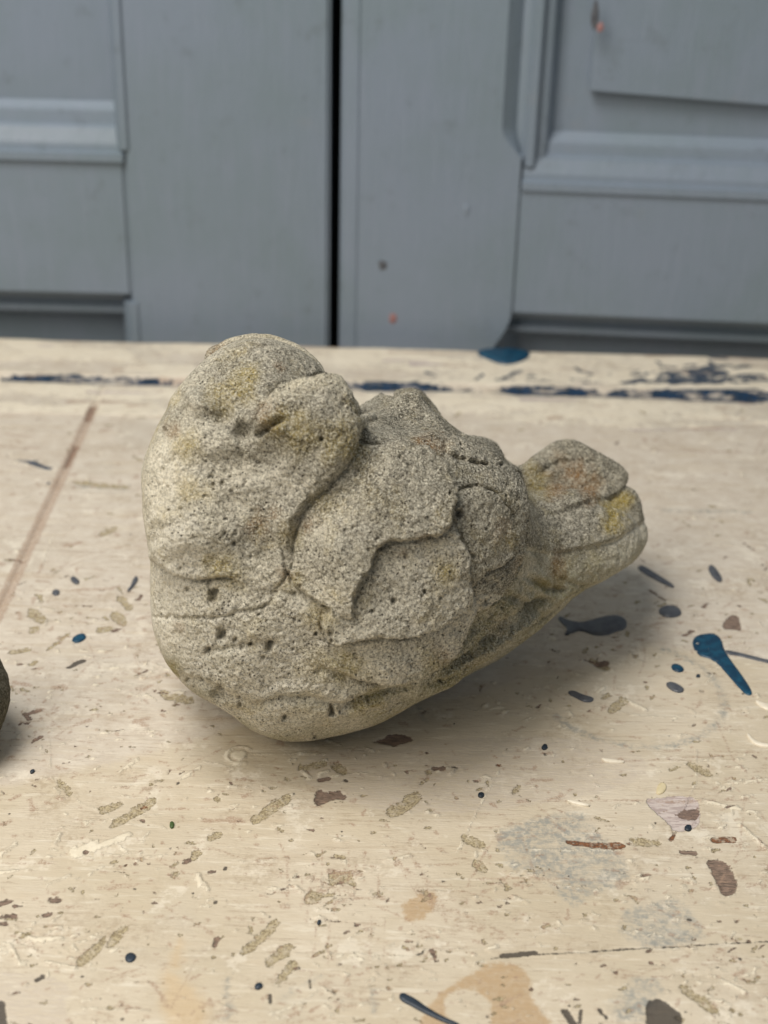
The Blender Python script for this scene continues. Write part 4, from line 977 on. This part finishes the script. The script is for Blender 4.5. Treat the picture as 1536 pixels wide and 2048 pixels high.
for a in [(900,1350,60,1,.4,-.6),(960,1270,60,1,.4,-.8),(1010,1215,50,.9,.4,-.9),(1080,1190,60,.8,.6,-.6),(840,1375,60,1,.35,-.3),(760,1390,60,.7,.3,-.2),(560,1480,60,.8,.3),(480,1450,40,.7,.4),(660,1470,70,.7,.3),(760,1440,70,.7,.3),(860,1400,70,.8,.4),(960,1350,70,.7,.4),(1060,1265,70,.7,.35),(1150,1185,50,.8,.35),(1230,1145,40,.6,.3),(340,1330,30,.6),(390,1385,40,.6,.4),(620,1440,60,.35),(700,1350,60,.35),(840,1355,50,.5),(960,1290,60,.5),(1060,1120,40,.4),(450,1310,30,.3)]: patch('algae_and_shade', *a)  # algae along the base; flank patches paint in shade below the wing
# weathering differs from plate to plate; the tones also paint in edge shading
def tone(k, m, amt):
    ST[k] = np.maximum(ST[k], amt * np.clip(m, 0, 1) * np.clip(.80 + .30 * wob1 + .25 * wob2, 0, 1))
_n = near_any & (BX > 560)
_a = sstep(-2, 6, DPL['A']) ; _b = sstep(-2, 6, DPL['B']) * (1 - _a); _c = sstep(-2, 6, DPL['C']) * (1 - _a) * (1 - sstep(-2, 6, DPL['B']))
_w = sstep(-2, 3, _d); _hd = sstep(-6, 6, DPL['H'])
tone('dirt_and_shade', _n * _a * sstep(620, 760, BX) * (1 - _hd), .62); tone('dirt_and_shade', _n * _c, .62); tone('pale', _n * _b * sstep(0, 60, BX - 720 + .4 * (BY - 1150)), .45)
for k_ in ('E', 'F'): tone('dirt_and_shade', _n * sstep(-2, 6, DPL[k_]) * (1 - _a) * (1 - _b) * (1 - _c) * (BY < 1180), .85)
tone('dirt_and_shade', _n * (1 - _hd) * (1 - _a) * (1 - sstep(905, 940, BY)) * (BX < 960), .98)
tone('pale', _n * sstep(-2, 6, DPL['D']) * (1 - _b) * sstep(700, 800, BX), .55)
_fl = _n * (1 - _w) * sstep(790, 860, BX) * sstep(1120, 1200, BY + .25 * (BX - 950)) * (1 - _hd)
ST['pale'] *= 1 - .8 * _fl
tone('algae_and_shade', _fl, .75); tone('dirt_and_shade', _fl, .30)  # flank darkened in colour, standing in for shade under the wing
tone('dirt_and_shade', _n * np.maximum(sstep(-2, 4, DPL['T1']), sstep(-2, 4, DPL['T2'])), .95); tone('pale', _n * sstep(-2, 4, DPL['T3']) * (1 - sstep(-2, 4, DPL['T2'])) * sstep(1180, 1240, BX), .8)
# cap dirtier than the beak below; shading between them painted in too
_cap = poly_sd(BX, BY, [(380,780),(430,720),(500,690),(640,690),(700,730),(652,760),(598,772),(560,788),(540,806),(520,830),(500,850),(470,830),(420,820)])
tone('dirt_and_shade', near_any * sstep(-8, 14, _cap + 8 * wob2), .72)
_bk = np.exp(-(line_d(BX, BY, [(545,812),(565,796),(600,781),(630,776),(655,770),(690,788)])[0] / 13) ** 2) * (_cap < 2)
tone('pale', near_any * _bk, .9); tone('lichen_and_light', near_any * _bk, .35); ST['dirt_and_shade'] *= 1 - .8 * _bk  # beak's upper edge lightened in colour for the light it would catch
grain = 0.92 - 0.22 * ST['algae_and_shade'] - 0.35 * (1 - sstep(330, 420, BX)) - 0.42 * sstep(1000, 1120, BX) - 0.15 * sstep(1330, 1450, BY)
ST['grain'] = np.clip(grain, 0.12, 1)
# --- the parts of the casting, cut from the one surface along its own creases
fx = BX[BF].mean(1); fy = BY[BF].mean(1); fs = side[BF].mean(1); ff = far[BF].mean(1) > 0.5
hsd = poly_sd(fx, fy, [(200,1140),(300,1115),(351,1152),(397,1159),(451,1154),(505,1180),(560,1150),(580,1095),(588,1056),(603,1025),(640,984),(672,948),(706,905),(716,862),(718,700),(640,600),(300,600),(200,900)])
fc_w = BV[BF].mean(1)
head_m = (hsd > 0) & ((fc_w - mid) @ udir < 0.012)
bk = poly_sd(fx, fy, [(520,835),(575,805),(640,766),(660,745),(740,760),(740,900),(700,915),(650,930),(600,905),(545,880),(505,870)]) > 0
fm = {k: DPL[k][BF].mean(1) for k in DPL}
lab = np.full(len(BF), 0)                        # 0 body
NAMES = {0: 'body', 1: 'head', 2: 'beak', 3: 'wing', 4: 'wing_feather', 5: 'wing_feather', 6: 'wing_feather', 7: 'wing_feather', 8: 'tail', 9: 'tail_feather', 10: 'tail_feather', 11: 'tail_feather', 12: 'back_crest', 13: 'wing_feather'}
tl = (poly_sd(fx, fy, [(1046,925),(1052,985),(1048,1040),(1040,1090),(1100,1150),(1160,1190),(1320,1200),(1320,860),(1100,850)]) > 0)
for k, code in (('E', 4), ('C', 5), ('D', 6), ('B', 7), ('A', 3)): lab[(fm[k] > 0) & ~tl] = code
lab[(fm['F'] > 0) & ~tl] = 13
lab[tl] = 8
for k, code in (('T3', 11), ('T2', 10), ('T1', 9)): lab[tl & (fm[k] > 0)] = code
crest = (poly_sd(fx, fy, [(715,880),(730,820),(790,770),(850,770),(890,830),(935,868),(900,890),(870,925),(843,902),(800,895),(755,894)]) > 0) & ~head_m & (lab == 0)
lab[crest] = 12
lab[head_m] = 1; lab[head_m & bk & ~ff] = 2
bird = thing('concrete_bird', 'weathered pale concrete bird with its head turned back over its wing, on the painted table', 'garden ornament', (-0.01, .45, 0.0))
def tidy(code):
    """keep the largest connected piece of a part, give the crumbs to the body"""
    ids = np.nonzero(lab == code)[0]
    if len(ids) == 0: return
    q = BF[ids]; u, inv = np.unique(q, return_inverse=True); q = inv.reshape(-1, 4); l = np.arange(len(u))
    for _ in range(4000):
        m_ = l[q].min(1); n2 = l.copy(); np.minimum.at(n2, q.ravel(), np.repeat(m_, 4)); n2 = n2[n2]
        if (n2 == l).all(): break
        l = n2
    f = l[q[:, 0]]; v_, c_ = np.unique(f, return_counts=True); lab[ids[f != v_[c_.argmax()]]] = 0
lab[ff & np.isin(lab, (4, 5, 6, 7, 13))] = 3
lab[ff & (lab == 3)] = 20
for code in (20, 3, 4, 5, 6, 7, 13, 8, 9, 10, 11, 12, 1, 2): tidy(code)
def cut(mask, name, parent):
    q = BF[mask]; u, inv = np.unique(q, return_inverse=True)
    base = bird.location
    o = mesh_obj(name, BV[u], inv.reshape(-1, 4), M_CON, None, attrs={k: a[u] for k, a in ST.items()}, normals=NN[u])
    o.parent = parent
    o.matrix_parent_inverse = Matrix.Translation(-Vector(bird.location))
    return o
def child(o, p):
    o.parent = p; o.matrix_parent_inverse = Matrix.Identity(4)
    return o
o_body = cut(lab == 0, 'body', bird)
o_head = cut(lab == 1, 'head', bird)
child(cut(lab == 2, 'beak', None), o_head)
w = cut(lab == 3, 'wing', bird)
for code in (4, 5, 6, 7, 13):
    if (lab == code).any(): child(cut(lab == code, 'wing_feather', None), w)
cut(lab == 20, 'wing', bird)
tt_ = cut(lab == 8, 'tail', bird)
for code in (9, 10, 11):
    child(cut(lab == code, 'tail_feather', None), tt_)
cut(lab == 12, 'back_crest', bird)
